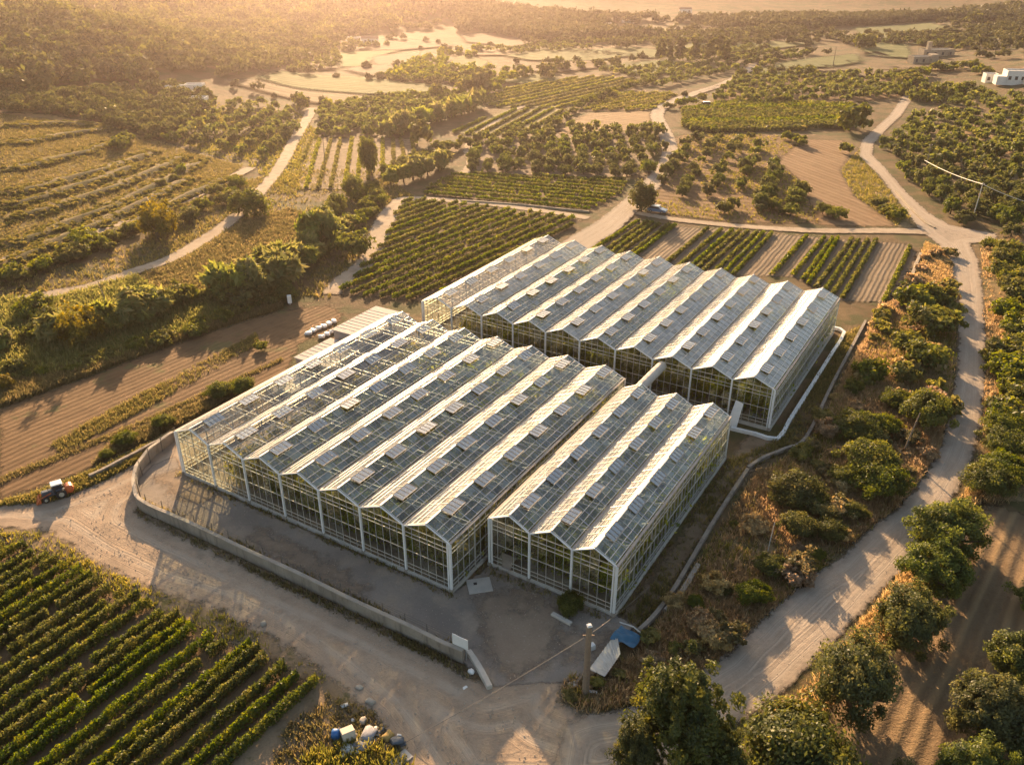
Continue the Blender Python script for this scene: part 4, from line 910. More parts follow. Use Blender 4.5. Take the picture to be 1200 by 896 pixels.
# ================================================================== VEHICLES
def wheel(parent, x, y, r, w, rz=0.0):
    m = MB(); m.tube([(x, y-w/2, r), (x, y-w*.38, r), (x, y+w*.38, r), (x, y+w/2, r)], [r*.86, r, r, r*.86], M['tyre'], 16); wl = m.obj('wheel', parent)
    s_ = 1 if y > 0 else -1
    m = MB(); m.tube([(x, y+s_*w*.3, r), (x, y+s_*(w/2+.02), r)], [r*.55, r*.5], M['rim'], 12); m.obj('rim', wl)
a = at(46, 589); b = at(90, 576); p = (a+b)/2; az = math.atan2(b[1]-a[1], b[0]-a[0])
r = thing('tractor', 'dark tractor with white cab roof and orange attachments beside the road', 'tractor', (p[0], p[1], .1), az+math.pi); r.scale = (.72, .72, .72)
m = MB(); m.box((.2, 0, .85), (3.6, .75, .45), M['tractor'], 0, .08); m.obj('chassis', r)
m = MB(); m.box((1.35, 0, 1.35), (1.7, .9, .8), M['tractor'], 0, .12); m.box((2.0, 0, 1.3), (.45, .7, .6), M['dark'], 0, .05); m.tube([(1.1, .3, 1.6), (1.1, .3, 2.5)], .05, M['dark'], 8); m.obj('hood', r)
m = MB(); m.box((-.25, 0, 1.85), (1.45, 1.35, 1.35), M['window'], 0, .08); cb_ = m.obj('cab', r)
m = MB()
for sx in (-.97, .47):
    for sy in (-.68, .68): m.beam((sx, sy, 1.15), (sx, sy, 2.55), .1, M['tractor'])
m.obj('cab_frame', cb_)
m = MB(); m.box((-.25, 0, 2.65), (1.75, 1.6, .22), M['white_paint'], 0, .1); m.obj('cab_roof', r)
for sy in (-.85, .85):
    wheel(r, -.6, sy, .82, .5); wheel(r, 1.75, sy, .52, .36)
    m = MB(); m.box((-.6, sy, 1.75), (1.3, .5, .1), M['tractor'], 0, .03); m.obj('mudguard', r)
m = MB()
for sy in (-.6, .6): m.beam((.8, sy, 1.4), (2.6, sy, .8), .14, M['orange'])
m.add([(2.5, -.95, .15), (2.5, .95, .15), (2.5, .95, 1.0), (2.5, -.95, 1.0), (3.3, -.95, .1), (3.3, .95, .1), (2.62, .95, 1.0), (2.62, -.95, 1.0)], [(3, 2, 1, 0), (0, 1, 5, 4), (0, 4, 7, 3), (1, 2, 6, 5), (4, 5, 6, 7)], M['orange']); m.obj('front_loader', r)
m = MB(); m.tube([(-1.9, -.75, 1.15), (-1.9, -.6, 1.15), (-1.9, .6, 1.15), (-1.9, .75, 1.15)], [.35, .75, .75, .35], M['orange'], 14); m.box((-1.7, 0, .5), (1.1, 1.3, .25), M['orange'], 0, .04); m.beam((-1.3, 0, .6), (-.9, 0, .7), .2, M['dark']); m.obj('sprayer_tank', r)
def car(label, px, py, az, body, roofc, L=4.3, W=1.8, name='parked_car', cat='car', tall=0.0):
    p = at(px, py); r = thing(name, label, cat, (p[0], p[1], p[2]+.12), az)
    m = MB(); prof = [(-L/2, .3), (L/2, .3), (L/2, .72), (L/2-.9, .92), (L/2-1.5, 1.02), (-L/2+.2, 1.02), (-L/2, .85)]
    def ex(prof, w, mat, m):
        n = len(prof); vs = [(x, -w/2, z) for x, z in prof]+[(x, w/2, z) for x, z in prof]
        m.add(vs, [tuple(range(n-1, -1, -1)), tuple(range(n, 2*n))]+[(i, (i+1) % n, n+(i+1) % n, n+i) for i in range(n)], mat)
    ex(prof, W, M[body], m); m.obj('body', r)
    m = MB(); ex([(-L/2+.35, 1.03), (L/2-1.45, 1.03), (L/2-2.05, 1.5+tall), (-L/2+.6, 1.5+tall)], W*.9, M['window'], m); m.obj('windows', r)
    m = MB(); m.box((-.45, 0, 1.55+tall), (L-2.6, W*.86, .1), M[roofc], 0, .03); m.obj('roof', r)
    for sx in (-L*.3, L*.31):
        for sy in (-W/2+.08, W/2-.08): wheel(r, sx, sy, .33, .24)
    for sy in (-W/2+.3, W/2-.3): m = MB(); m.box((L/2+.01, sy, .62), (.06, .3, .16), M['white_plastic']); m.obj('headlight', r)
    return r
car('blue car with a white roof parked beside the round tree', 770, 249, R(-25), 'car_blue', 'car_white', 4.6)
car('white van parked at the corner of the dense green vineyard', 829, 126, R(5), 'car_white', 'car_white', 5.2, 2.0, 'parked_van', 'van', .5)
# ================================================================== HOUSES
def house(label, px, py, w, d, h, rz, nw, roof='flat', wallm='white_wall', cat='house', name='white_house', extra=None):
    p = at(px, py); r = thing(name, label, cat, (p[0], p[1], p[2]-.3), rz)
    m = MB(); m.box((0, 0, h/2), (w, d, h), M[wallm])
    for e in (extra or []): m.box(e[:3], e[3:], M[wallm])
    m.obj('wall', r)
    m = MB()
    if roof == 'flat':
        for s_ in (-1, 1): m.box((0, s_*(d/2-.1), h+.25), (w, .2, .5), M[wallm]); m.box((s_*(w/2-.1), 0, h+.25), (.2, d-.42, .5), M[wallm])
        m.box((0, 0, h+.03), (w-.42, d-.42, .05), M['concrete_light'])
    else:
        m.prism([(-d/2-.3, h-.02), (d/2+.3, h-.02), (0, h+d*.26)], -w/2-.3, w/2+.3, M['tile'])
    m.obj('roof', r)
    for k in range(nw):
        x = -w/2+w*(k+.5)/nw
        m = MB(); m.box((x, -d/2-.03, h*.55), (1.1, .1, 1.4), M['dark']); f = m.obj('window', r)
        m = MB(); m.box((x, -d/2-.1, h*.55-.78), (1.4, .16, .12), M[wallm]); m.obj('sill', f)
    m = MB(); m.box((w*.32, -d/2-.035, 1.3), (1.1, .1, 2.2), M['wood']); m.obj('door', r)
    return r
house('larger white farmhouse with flat roofs on the wooded hillside', 1190, 98, 10, 7, 5.2, R(-12), 4, extra=[(-6.6, -1, 1.7, 4, 5, 3.4), (3.5, -4.6, 1.4, 4, 2.8, 2.8)])
house('small white house beside the larger hillside farmhouse', 1159, 96, 5, 4.5, 3.4, R(-8), 2)
house('roofless tan stone farmhouse beyond the tan field', 1078, 74, 11, 6, 3.4, R(6), 3, 'flat', 'stone_wall', 'house', 'stone_house', [(7, 1, 2.2, 4, 4, 4.4)])
house('tan stone house with a pale tower above the far olive trees', 1096, 66, 17, 6.5, 3.6, R(4), 4, 'flat', 'stone_wall', 'house', 'stone_house', [(-4, 1, 3.8, 2, 2, 7.6)])
for px, py, w, lab in ((736, 27, 9, 'small far white house on the hillside, the right of a pair'), (712, 33, 8, 'small far white house on the hillside, the left of a pair'), (803, 16, 9, 'lone far white house near the top of the hazy hillside'),
                       (206, 110, 5, 'small white house in the scrub below the pine hill, taller one'), (229, 108, 7, 'long low white house in the scrub below the pine hill'), (434, 52, 9, 'far pale house in the glare beyond the pink fields'), (415, 50, 7, 'far pale hut in the glare beside the pale house'), (234, 124, 6, 'low white hut among the olives below the pine hill')):
    house(lab, px, py, w, 5, 3.6 if w > 8 else 3.0, R(random.uniform(-25, 25)), 2, 'tile' if w > 8 else 'flat')
# white marker at the field head
p = at(340, 357); m = MB(); m.box((0, 0, 1.1), (.75, .55, 1.6), M['white_plastic'], .3, .1); m.beam((0, 0, -.1), (0, 0, .4), .2, M['steel']); tag(link('white_cabinet', m.mesh('white_cabinet'), None, p), 'narrow white cabinet beside the round bush at the field head', 'cabinet')
# ================================================================== VINES
dv = lambda a, b: (at(*b)-at(*a))[:2]
EDGE = [(-150, 590), (-60, 612), (0, 638), (60, 654), (135, 692), (185, 714), (240, 740), (300, 766), (366, 798)]
_e = np.array(EDGE, float); _w = np.array([at(*q)[:2] for q in EDGE]); _l = np.concatenate([[0], np.cumsum(np.linalg.norm(np.diff(_w, axis=0), axis=1))])
_n = int(_l[-1]/1.74); _rg = np.random.RandomState(11)
for k_ in range(_n+1):
    l_ = _l[-1]-k_*1.74; ex, ey = np.interp(l_, _l, _e[:, 0]), np.interp(l_, _l, _e[:, 1]); sl = .50+.42*max(-.3, ex/366)
    run = (1080-ey)/sl; a_ = at(ex, ey)[:2]; b_ = at(ex-run, 1080)[:2]
    if np.linalg.norm(b_-a_) > 45: b_ = a_+(b_-a_)/np.linalg.norm(b_-a_)*45
    a_ = a_+_rg.normal(size=2)*.3
    me, o = row_mesh('vine_row', a_, b_, .98, 1.35, 260, .18, _rg, M['vine'], .02, .95)
    r = tag(link('vine_row', me, None, o), f'leafy vine row in the lower front vineyard, {nth(k_+1)} row from the road corner', 'vine row', 'vine rows of the lower front vineyard')
    m = MB(); m.beam((0, 0, -.2), (0, 0, 1.6), .09, M['wood']); m.obj('end_post', r)
vine_field(PV1, dv((500, 346), (651, 276)), 2.75, 1.1, 1.1, 74, .30, 'green vine row in the middle vineyard behind the sheds', 'the greenhouse', 'vine rows of the middle vineyard', gap=.02)
vine_field(PV2, dv((500, 228), (690, 247)), 3.2, 1.2, 1.0, 46, .38, 'green vine row in the upper vineyard below the grove', 'the edging', 'vine rows of the upper vineyard', gap=.02)
vine_field(PV4, dv((535, 158), (592, 130)), 4.4, 1.5, 1.1, 28, .5, 'vine row in the small striped vineyard left of the stubble', 'the reeds', 'vine rows of the small striped vineyard', rev=True, gap=.0)
vine_field(PV7, dv((690, 130), (790, 111)), 4.0, 1.5, 1.2, 16, .6, 'pale vine row in the yellowish plot above the stubble', 'the stubble', 'vine rows of the yellowish plot', mat='vine_light', gap=.0)
vine_field(PV5, dv((590, 126), (700, 101)), 4.6, 1.8, 1.0, 18, .65, 'pale vine row in the broad far green vineyard', 'the striped vineyard', 'vine rows of the far green vineyard', mat='vine_light', gap=.0)
vine_field(PV8, dv((800, 141), (1000, 138)), 3.1, 2.3, 1.7, 30, .7, 'dense vine row in the green vineyard by the road bend', 'the grove', 'vine rows of the dense vineyard', gap=.0)
vine_field(PL1, dv((385, 222), (397, 165)), 3.3, 1.2, 1.0, 22, .5, 'sparse vine row in the striped plot beside the far lane', 'the lane', 'vine rows beside the far lane', mat='vine_light', gap=.1, rev=True)
vine_field(PBED, dv((974, 337), (998, 300)), 1.75, 1.05, .85, 52, .34, 'low green row in the beds behind the rear greenhouse', 'the road', 'rows of the vegetable beds', mat='vine', gap=.0, skip=lambda i: i % 12 in (6, 7, 8, 10), plant=.9, rev=True)
# ================================================================== GROVES
grove(PV3, dv((560, 200), (720, 205)), 4.9, 4.5, .98, 'olive tree of the upper grove', 'from the upper vineyard', 'olive trees of the upper grove')
PRH = poly([(1040, 172), (1062, 146), (1095, 130), (1150, 135), (1215, 130), (1215, 285), (1172, 270), (1120, 258), (1090, 240), (1062, 215)])
grove(PRH, dv((1060, 200), (1150, 265)), 6.4, 5.5, 1.22, 'olive tree of the right hillside grove', 'from the road', 'olive trees of the hillside grove', rev=True, jit=.8)
PBG = poly([(770, 175), (800, 162), (880, 162), (900, 190), (925, 215), (945, 255), (890, 258), (830, 250), (775, 240)])
grove(PBG, dv((800, 245), (850, 165)), 7.0, 4.4, .98, 'olive tree on the bare brown slope', 'from the car', 'olive trees of the brown slope', rev=True, keep=.68)
grove(PV9, dv((860, 118), (1050, 100)), 8.0, 5.2, 1.05, 'olive tree above the dense vineyard', 'from that vineyard', 'olive trees of the long grove')
PL2 = poly([(195, 158), (235, 125), (300, 122), (345, 132), (350, 150), (330, 180), (300, 188), (255, 180)])
grove(PL2, dv((240, 170), (300, 130)), 8.0, 5.6, 1.05, 'olive tree between terraces and lane', 'from the terraces', 'olive trees of the lane grove', rev=True)
PL3 = poly([(372, 162), (380, 128), (430, 118), (500, 112), (550, 118), (540, 135), (500, 150), (475, 162)])
grove(PL3, dv((380, 160), (500, 118)), 5.2, 4.8, 1.15, 'olive tree beyond the striped plot', 'from the lane', 'olive trees of the hazy grove')
PL4 = poly([(740, 108), (840, 90), (870, 80), (770, 78), (700, 86), (760, 96)])
grove(PL4, dv((760, 105), (850, 85)), 8, 6, 1.2, 'olive tree below the far tall trees', 'from the road', 'olive trees of the far grove')
PL5 = poly([(1040, 104), (1120, 102), (1215, 122), (1215, 134), (1100, 124), (1070, 122)])
grove(PL5, dv((1060, 118), (1180, 112)), 6.5, 5.5, 1.2, 'olive tree below the white farmhouse', 'from the grove', 'olive trees of the upper hillside')
for pts_ in ([(335, 62), (420, 50), (480, 57), (400, 62), (395, 82), (330, 84)], [(560, 60), (660, 53), (700, 58), (600, 65)], [(770, 66), (880, 58), (960, 64), (900, 80), (780, 73)], [(1010, 52), (1060, 40), (1150, 44), (1130, 60), (1060, 52)], [(440, 92), (500, 86), (580, 88), (545, 99), (470, 98)], [(600, 48), (760, 40), (900, 38), (860, 50), (700, 54)]):
    grove(poly(pts_), dv((600, 90), (700, 70)), 9, 6.5, 1.2, 'far olive tree in a hazy orchard', 'from the road', 'far hazy orchards')
TREES.sort(key=lambda t: math.hypot(t[0], t[1]))
for (x, y, s_, lab, grp, k_) in TREES[:285]: k_.place(x, y, s_, lab, grp)
mass('olive_grove', [(t[0], t[1]) for t in TREES[285:]], (2.1, 1.7, 'olive'), 'far olive trees whose crowns merge into one grove', (.85, 1.25), 3, cl=(16, 8), sz=.85)
# single trees and shrubs read from the photograph: crown centre, crown radius in pixels
def put(kind, px, py, rpx, label, cat=None, group=None, hf=.75, tall=None):
    p = at(px, py, 0); r_ = rpx/pxm(p); q = at(px, py, r_*hf); r_ = rpx/pxm(q); s_ = r_/kind.rx
    return kind.place(q[0], q[1], s_, label, group, cat, sz=tall and s_*tall)
for a in [(OLIVE, 1112, 617, 42, 'large round olive tree at the bend below the roadside shrubs'), (OLIVE, 1097, 668, 34, 'smaller olive tree squeezed between two large ones by the road'), (OLIVE, 1066, 724, 42, 'broad olive tree in the middle of the lower roadside line'),
          (OLIVE, 1005, 795, 56, 'largest olive tree at the roadside above the bottom edge'), (SHRUB, 940, 868, 62, 'wide bushy tree at the bottom beside the dark conifer'), (OLIVE, 1196, 775, 38, 'olive tree cut by the right edge of the picture'),
          (OLIVE, 1168, 838, 46, 'olive tree at the lower right above the corner'), (OLIVE, 1140, 905, 40, 'olive tree cut by the bottom edge near the right corner'), (OLIVE, 1060, 925, 30, 'olive tree almost hidden below the bottom edge'), (OLIVE, 1215, 700, 30, 'olive tree peeping in at the right edge of the harrowed soil'), (OLIVE, 1210, 880, 30, 'olive tree in the lower right corner'),
          (CONIF, 800, 868, 64, 'dark conifer with feathery branches at the bottom of the road'), (CONIF, 838, 905, 42, 'lower conifer touching the dark feathery one'), (CONIF, 748, 905, 36, 'small conifer at the bottom edge left of the dark one'),
          (YELLOW, 92, 385, 26, 'tall bright yellow-green tree in the gully'), (YELLOW, 5, 448, 12, 'small yellow tree at the left edge'), (YELLOW, 182, 262, 23, 'yellowish tree with dark lower shrubs on the lowest terrace'),
          (BROAD, 752, 233, 18, 'round dark tree standing beside the blue car'), (BROAD, 1003, 138, 18, 'large golden-sided tree at the end of the dense vineyard'), (BROAD, 436, 197, 12, 'tall narrow dark tree beside the striped plot'),
          (BROAD, 297, 238, 18, 'dark tree where the lane bends by the terraces'), (BROAD, 278, 240, 14, 'dark tree left of the one at the lane bend'), (BROAD, 335, 343, 13, 'round clipped dark bush at the ploughed field head'), (SHRUB, 412, 283, 22, 'large round light bush beside the middle vineyard lane'),
          (BROAD, 566, 96, 16, 'large round hazy tree beyond the far green vineyard'), (BROAD, 548, 100, 11, 'smaller round tree left of the large hazy one'), (BROAD, 640, 83, 10, 'round hazy tree in the far hedge, lower of two'), (BROAD, 655, 74, 8, 'hazy tree in the far hedge, upper of two'), (BROAD, 512, 108, 10, 'round tree at the end of the hazy grove'), (BROAD, 493, 158, 14, 'bushy tree at the end of the light reeds'), (BROAD, 354, 121, 9, 'lone dark tree where the far lane ends'),
          (BROAD, 1018, 48, 10, 'far tree beside the green fields, tall'), (BROAD, 1008, 50, 8, 'far tree beside the tall one at the green fields'), (BROAD, 1142, 22, 9, 'far hazy tree near the upper right corner'),
          (SHRUB, 670, 704, 19, 'dark bush growing against the small greenhouse'), (SHRUB, 256, 455, 15, 'dark bush at the upper end of the low field wall'), (SHRUB, 283, 450, 15, 'pair bush next to the platform by the low field wall'), (SHRUB, 146, 513, 12, 'small round bush along the low field wall'), (SHRUB, 124, 530, 9, 'smallest bush near the lower end of the field wall'), (SHRUB, 190, 492, 13, 'weedy bush in the middle of the low field wall'), (SHRUB, 305, 404, 9, 'lone light shrub on the ploughed field')]:
    k_, px, py, rp, lab = a; put(k_, px, py, rp, lab, None if k_ is not BROAD or 'bush' not in lab else 'bush', None, tall=(2.2 if 'tall narrow' in lab else None))
def along(kind, pts, sp, size, lab, grp, jit=.8, cat=None):
    c = smooth_line([at(*p)[:2] for p in pts], 10); L_ = np.concatenate([[0], np.cumsum(np.linalg.norm(np.diff(c, axis=0), axis=1))]); n = max(2, int(L_[-1]/sp)+1)
    for k in range(n):
        s_ = min(L_[-1], (k+.25)*sp); x = np.interp(s_, L_, c[:, 0])+random.gauss(0, jit); y = np.interp(s_, L_, c[:, 1])+random.gauss(0, jit)
        kind.place(x, y, size*random.uniform(.65, 1.25), f'{lab}, {nth(k+1)} from the left', grp, cat)
# embankment shrubs
for i, (px, py, rp) in enumerate([(1021, 436, 20), (1091, 377, 28), (1066, 404, 20), (1088, 418, 25), (1074, 350, 24), (1101, 350, 22), (1084, 484, 32), (1052, 470, 18), (1007, 500, 25), (1021, 541, 34), (1034, 566, 32), (990, 560, 20), (934, 574, 30), (1000, 455, 12), (1060, 440, 18), (1036, 500, 18)]):
    lm = ['by the stone wall top', 'crowning the bank', 'below the bank crown', 'dense and dark at mid bank', 'upper left on the bank', 'highest beside the road', 'broad and dark at the pole', 'left of the brown pole', 'round near the ditch wall', 'wide below the pole', 'widest and lowest dark one', 'left of the widest', 'lone near the wall corner', 'tiny above the ditch', 'small between two big ones', 'small beside the pole foot'][i]
    put(SHRUB, px, py, rp, f'dark green shrub on the road embankment, {lm}', None, 'shrubs of the road embankment', hf=.5)
for i, (px, py, rp) in enumerate([(973, 623, 18), (934, 618, 24), (903, 663, 20), (882, 698, 20), (815, 706, 12), (1000, 600, 16), (955, 590, 16), (850, 690, 10), (955, 650, 12), (725, 790, 9), (668, 815, 9), (700, 800, 10), (765, 775, 8), (790, 760, 10), (835, 750, 9)]):
    put(SHRUB if i < 9 else YSHRUB, px, py, rp, f'shrub in the golden grass bank above the lower road, {nth(i+1)} counted down from the bend', None, 'shrubs of the golden bank', hf=.5)
GSHRUB = mk('shrub', 'dry_bush', M['grass'], 1.2, .8, .05, (46, 60, .16), (26, 18, .4), None, nvar=3, low=-.1, lump=.25, trunk_r=.06)
for i in range(130):
    q = sample_in(PE, 1, rs)[0]; (GSHRUB if i % 5 < 3 else YSHRUB).place(q[0], q[1], rs.uniform(.4, 1.5), 'small dry golden bush scattered on the road embankment', 'dry bushes of the embankment', 'bush')
along(SHRUB, [(1168, 290), (1178, 318), (1184, 345), (1182, 380), (1183, 410), (1182, 440), (1186, 472), (1178, 505), (1182, 535), (1165, 555), (1172, 585)], 2.9, 1.25, 'dark green shrub in the strip right of the gravel road', 'shrubs right of the gravel road', 1.0)
along(SHRUB, [(1205, 300), (1212, 350), (1212, 420), (1210, 500), (1205, 560)], 3.2, 1.2, 'dark green shrub in the outer strip right of the gravel road', 'shrubs right of the gravel road', 1.2)
for i, (px, py, rp) in enumerate([(850, 245, 10), (905, 240, 11), (890, 228, 9), (940, 222, 11), (965, 246, 11), (980, 250, 12), (918, 246, 8), (1030, 238, 10), (1042, 245, 10), (1052, 252, 11), (990, 175, 10), (925, 160, 9), (938, 166, 9), (880, 160, 6), (835, 152, 7), (815, 150, 7)]):
    put(SHRUB, px, py, rp, f'shrub around the turned brown field, {nth(i+1)} counted from the olive slope', None, 'shrubs around the turned field', hf=.5)
# gully
along(REED, [(0, 415), (40, 408), (75, 402)], 2.6, 1.5, 'feathery reed clump at the left end of the gully', 'reed clumps of the left gully', 1.2)
along(REED, [(122, 392), (160, 380), (195, 370)], 2.6, 1.4, 'feathery reed clump right of the yellow-green tree', 'reed clumps beside the yellow-green tree', 1.2)
along(REED, [(275, 354), (300, 340), (330, 323), (357, 310)], 2.8, 1.7, 'feathery light reed clump in the middle gully', 'reed clumps of the middle gully', 1.6)
along(REED, [(362, 302), (372, 288), (388, 270)], 3.2, 1.6, 'feathery reed clump in the upper gully', 'reed clumps of the upper gully', 1.6)
along(REED, [(455, 217), (485, 210), (510, 200), (526, 192)], 3.6, 1.35, 'light reed clump in the band before the olive grove', 'reed clumps before the grove', .6)
along(REED, [(455, 162), (485, 150), (515, 142), (545, 132), (556, 125)], 4.5, 1.6, 'light hazy reed clump in the far band', 'reed clumps of the far band', 1.2)
along(SHRUB, [(200, 360), (230, 354), (262, 348), (285, 360)], 3.0, 1.3, 'dark shrub behind the ploughed field gully', 'dark gully shrubs', 1.0)
along(SHRUB, [(0, 442), (50, 440), (95, 430), (150, 413), (190, 403), (235, 386), (270, 373), (320, 358)], 3.2, .75, 'low shrub along the upper edge of the ploughed field', 'shrubs along the ploughed field', .8)
along(BROAD, [(372, 275), (382, 258), (398, 245), (412, 236), (428, 228)], 5.0, .95, 'bushy tree in the thicket beside the middle vineyard', 'trees of the vineyard thicket', 1.0)
along(SHRUB, [(450, 205), (470, 196), (492, 188), (520, 178), (545, 172)], 4.0, 1.5, 'shrub in the hedge above the light reeds', 'shrubs of the reed hedge', .8)
along(SHRUB, [(385, 300), (402, 278), (425, 262), (440, 240), (432, 222)], 4.0, 1.1, 'shrub along the thicket lane by the middle vineyard', 'shrubs of the thicket lane', 1.0)
along(SHRUB, [(10, 375), (50, 372), (30, 395), (65, 388)], 4.0, 1.4, 'dark shrub on the slope below the lane', 'shrubs below the lane', 1.5)
along(SHRUB, [(0, 335), (50, 318), (100, 300), (130, 285), (165, 275), (205, 268), (235, 250), (262, 232), (280, 218)], 3.6, 1.05, 'dark shrub between the lowest terrace and the lane', 'shrubs of the lowest terrace', 1.3)
along(SHRUB, [(95, 300), (70, 312), (110, 290)], 3.0, 1.3, 'big dark shrub below the lowest terrace bank', 'big shrubs below the terrace', 1.0)
along(SHRUB, [(125, 170), (140, 175), (165, 165), (200, 165), (225, 172)], 5.0, 1.2, 'dark shrub along the upper terrace hedge', 'shrubs of the upper terrace', 1.0)
along(SHRUB, [(188, 220), (205, 210), (225, 200)], 5.0, .9, 'dark shrub on the terrace edge near its end', 'shrubs of the terrace end', 1.0)
along(SHRUB, [(780, 128), (830, 119), (870, 121), (940, 122)], 7.0, 1.2, 'shrub in the hedge above the dense vineyard', 'shrubs above the dense vineyard', .8)
along(SHRUB, [(640, 157), (660, 140), (690, 121), (720, 108), (765, 98)], 5.0, 1.1, 'shrub in the hedge left of the stubble', 'shrubs left of the stubble', .6)
along(BROAD, [(858, 92), (880, 90), (905, 91), (935, 90), (955, 88)], 6.5, .9, 'dark tree in the block beyond the long grove', 'dark trees beyond the long grove', 1.5)
along(CYPR, [(768, 72), (790, 72), (812, 72), (835, 72), (852, 71)], 3.6, 1.7, 'tall dark tree in the far line above the grove', 'tall trees of the far line', .8)
along(BROAD, [(600, 92), (620, 88), (660, 84), (690, 80), (730, 78)], 9, .9, 'hazy tree in the far hedge beyond the green vineyard', 'trees of the far hedge', 1.5)
along(SHRUB, [(1062, 105), (1075, 92), (1100, 85), (1130, 80), (1150, 90)], 7, 1.8, 'shrub on the upper hillside beside the farmhouse', 'shrubs beside the farmhouse', 2)
along(BROAD, [(1055, 110), (1085, 118), (1110, 112), (1135, 108)], 7, 1.0, 'bushy tree below the white farmhouse', 'trees below the farmhouse', 2)
PPH = poly([(0, 50), (40, 42), (85, 58), (130, 72), (182, 84), (182, 100), (130, 98), (70, 108), (0, 112)])
for i, q in enumerate(sample_in(PPH, 95, rs)): PINE.place(q[0], q[1], rs.uniform(1.1, 1.7), 'rounded pine tree of the wood on the left hilltop', 'pine trees of the left hill')
# far masses
def masspts(pts, n, nf=None, thr=0.0, seed=2):
    rng = np.random.RandomState(seed); q = sample_in(poly(pts), n, rng)
    return q[wob(q[:, 0], q[:, 1], nf, seed)+.25*rng.normal(size=len(q)) > thr] if nf else q
mass('scrub', masspts([(0, 112), (90, 112), (182, 102), (235, 106), (250, 118), (215, 150), (190, 164), (120, 146), (60, 134), (0, 132)], 420), (2.0, 1.4, 'hill'), 'dark scrub covering the foot of the pine hill', (.6, 1.6), 4, cl=(18, 9), sz=.8)
mass('hill_scrub', masspts([(-60, 4), (150, 4), (330, 4), (560, 4), (540, 30), (420, 44), (385, 58), (335, 80), (262, 94), (180, 80), (90, 56), (0, 38), (-60, 40)], 4200, 34, -.12, 5), (3.0, 2.0, 'hill'), 'scrub covering the far hazy hillside', (.7, 1.7), 5, cl=(14, 7), sz=1.5)
mass('hill_trees', masspts([(-60, 10), (150, 8), (330, 8), (520, 8), (420, 46), (335, 78), (262, 94), (180, 80), (90, 56), (0, 38), (-60, 40)], 520, 60, -.05, 15), (3.0, 2.6, 'pine'), 'larger pines dotted over the far hazy hillside', (1.1, 2.1), 15, cl=(26, 12), sz=1.2)
mass('hill_scrub', masspts([(420, 4), (1260, 2), (1260, 26), (1100, 24), (940, 34), (860, 34), (760, 46), (640, 50), (560, 36), (540, 40), (540, 20), (500, 10)], 4600, 45, -.3, 6), (3.4, 2.4, 'hill'), 'scrub and trees on the far slope above the farmland', (.7, 1.7), 6, cl=(13, 7), sz=1.7)
mass('far_trees', masspts([(600, 52), (760, 46), (880, 36), (1000, 28), (1260, 20), (1260, 90), (1200, 84), (1130, 62), (1060, 52), (960, 64), (880, 78), (760, 60), (690, 56)], 1000, 28, .02, 7), (2.8, 2.2, 'hill'), 'far hedges and trees between the distant fields', (.7, 1.4), 7, cl=(16, 8), sz=1.2)
mass('far_trees', masspts([(240, 108), (300, 108), (370, 126), (420, 122), (520, 112), (560, 104), (540, 100), (440, 94), (520, 62), (560, 58), (620, 76), (600, 98), (560, 118), (380, 128), (345, 130), (300, 120)], 330, 22, .12, 8), (2.4, 1.9, 'shrub'), 'far hedges around the hazy tan fields', (.6, 1.3), 8, cl=(16, 8), sz=1.0)
def linepts(lines, step, seed):
    rng = np.random.RandomState(seed); out = []
    for L in lines:
        c = smooth_line([at(*p)[:2] for p in L], 12); l = np.concatenate([[0], np.cumsum(np.linalg.norm(np.diff(c, axis=0), axis=1))])
        for u in np.arange(0, l[-1], step):
            if math.sin(u*.021+seed)+rng.normal()*.6 > -.5: out.append((np.interp(u, l, c[:, 0])+rng.normal()*1.6, np.interp(u, l, c[:, 1])+rng.normal()*1.6))
    return out
mass('hedgerow_trees', linepts([[(395, 62), (470, 57), (545, 62)], [(420, 80), (500, 83), (570, 82)], [(330, 84), (430, 93), (522, 103)], [(262, 96), (300, 108), (400, 125)], [(540, 50), (600, 58), (660, 57)], [(590, 75), (690, 76), (760, 70)], [(400, 50), (460, 47), (540, 53)], [(890, 84), (950, 88), (1066, 92)], [(900, 72), (1000, 62)], [(1000, 52), (1100, 50), (1190, 40)], [(810, 52), (930, 48)], [(1010, 30), (1090, 26), (1180, 30)], [(690, 119), (760, 110), (840, 118)]], 3.4, 4), (2.2, 1.8, 'hill'), 'far hedgerows between the hazy fields', (.5, 1.35), 12, cl=(18, 9), sz=.8)
mass('bank_scrub', np.concatenate([np.array([c+np.array([random.gauss(0, 1.6), -1.0+random.gauss(0, 1.3)]) for c in B[1:-1] for _ in range(5)]) for B in BANKS]), (1.0, .6, 'hill'), 'dry scrub along the terrace bank faces', (.2, .8), 9, cl=(16, 9), sz=.35)
mass('bank_grass', np.concatenate([np.array([c+np.array([random.gauss(0, 1.5), .6+random.gauss(0, .7)]) for c in B[2:-2] for _ in range(9)]) for B in BANKS]), (.9, .35, 'weed'), 'dry golden grass on the crests of the terrace banks', (.35, .9), 19, cl=(14, 9), sz=.3, zoff=.5)
tufts('dry_grass', poly([(0, 134), (120, 148), (205, 172), (285, 195), (200, 258), (130, 288), (0, 322)]), 26000, 'weed', 'dry grass on the terraced slope', .4, 4, wid=.07)
tufts('weeds', poly([(0, 134), (120, 148), (205, 172), (285, 195), (200, 258), (130, 288), (0, 322)]), 16000, 'weed', 'greenish weeds on the terraced slope', .45, 4, nfreq=9, wid=.08)
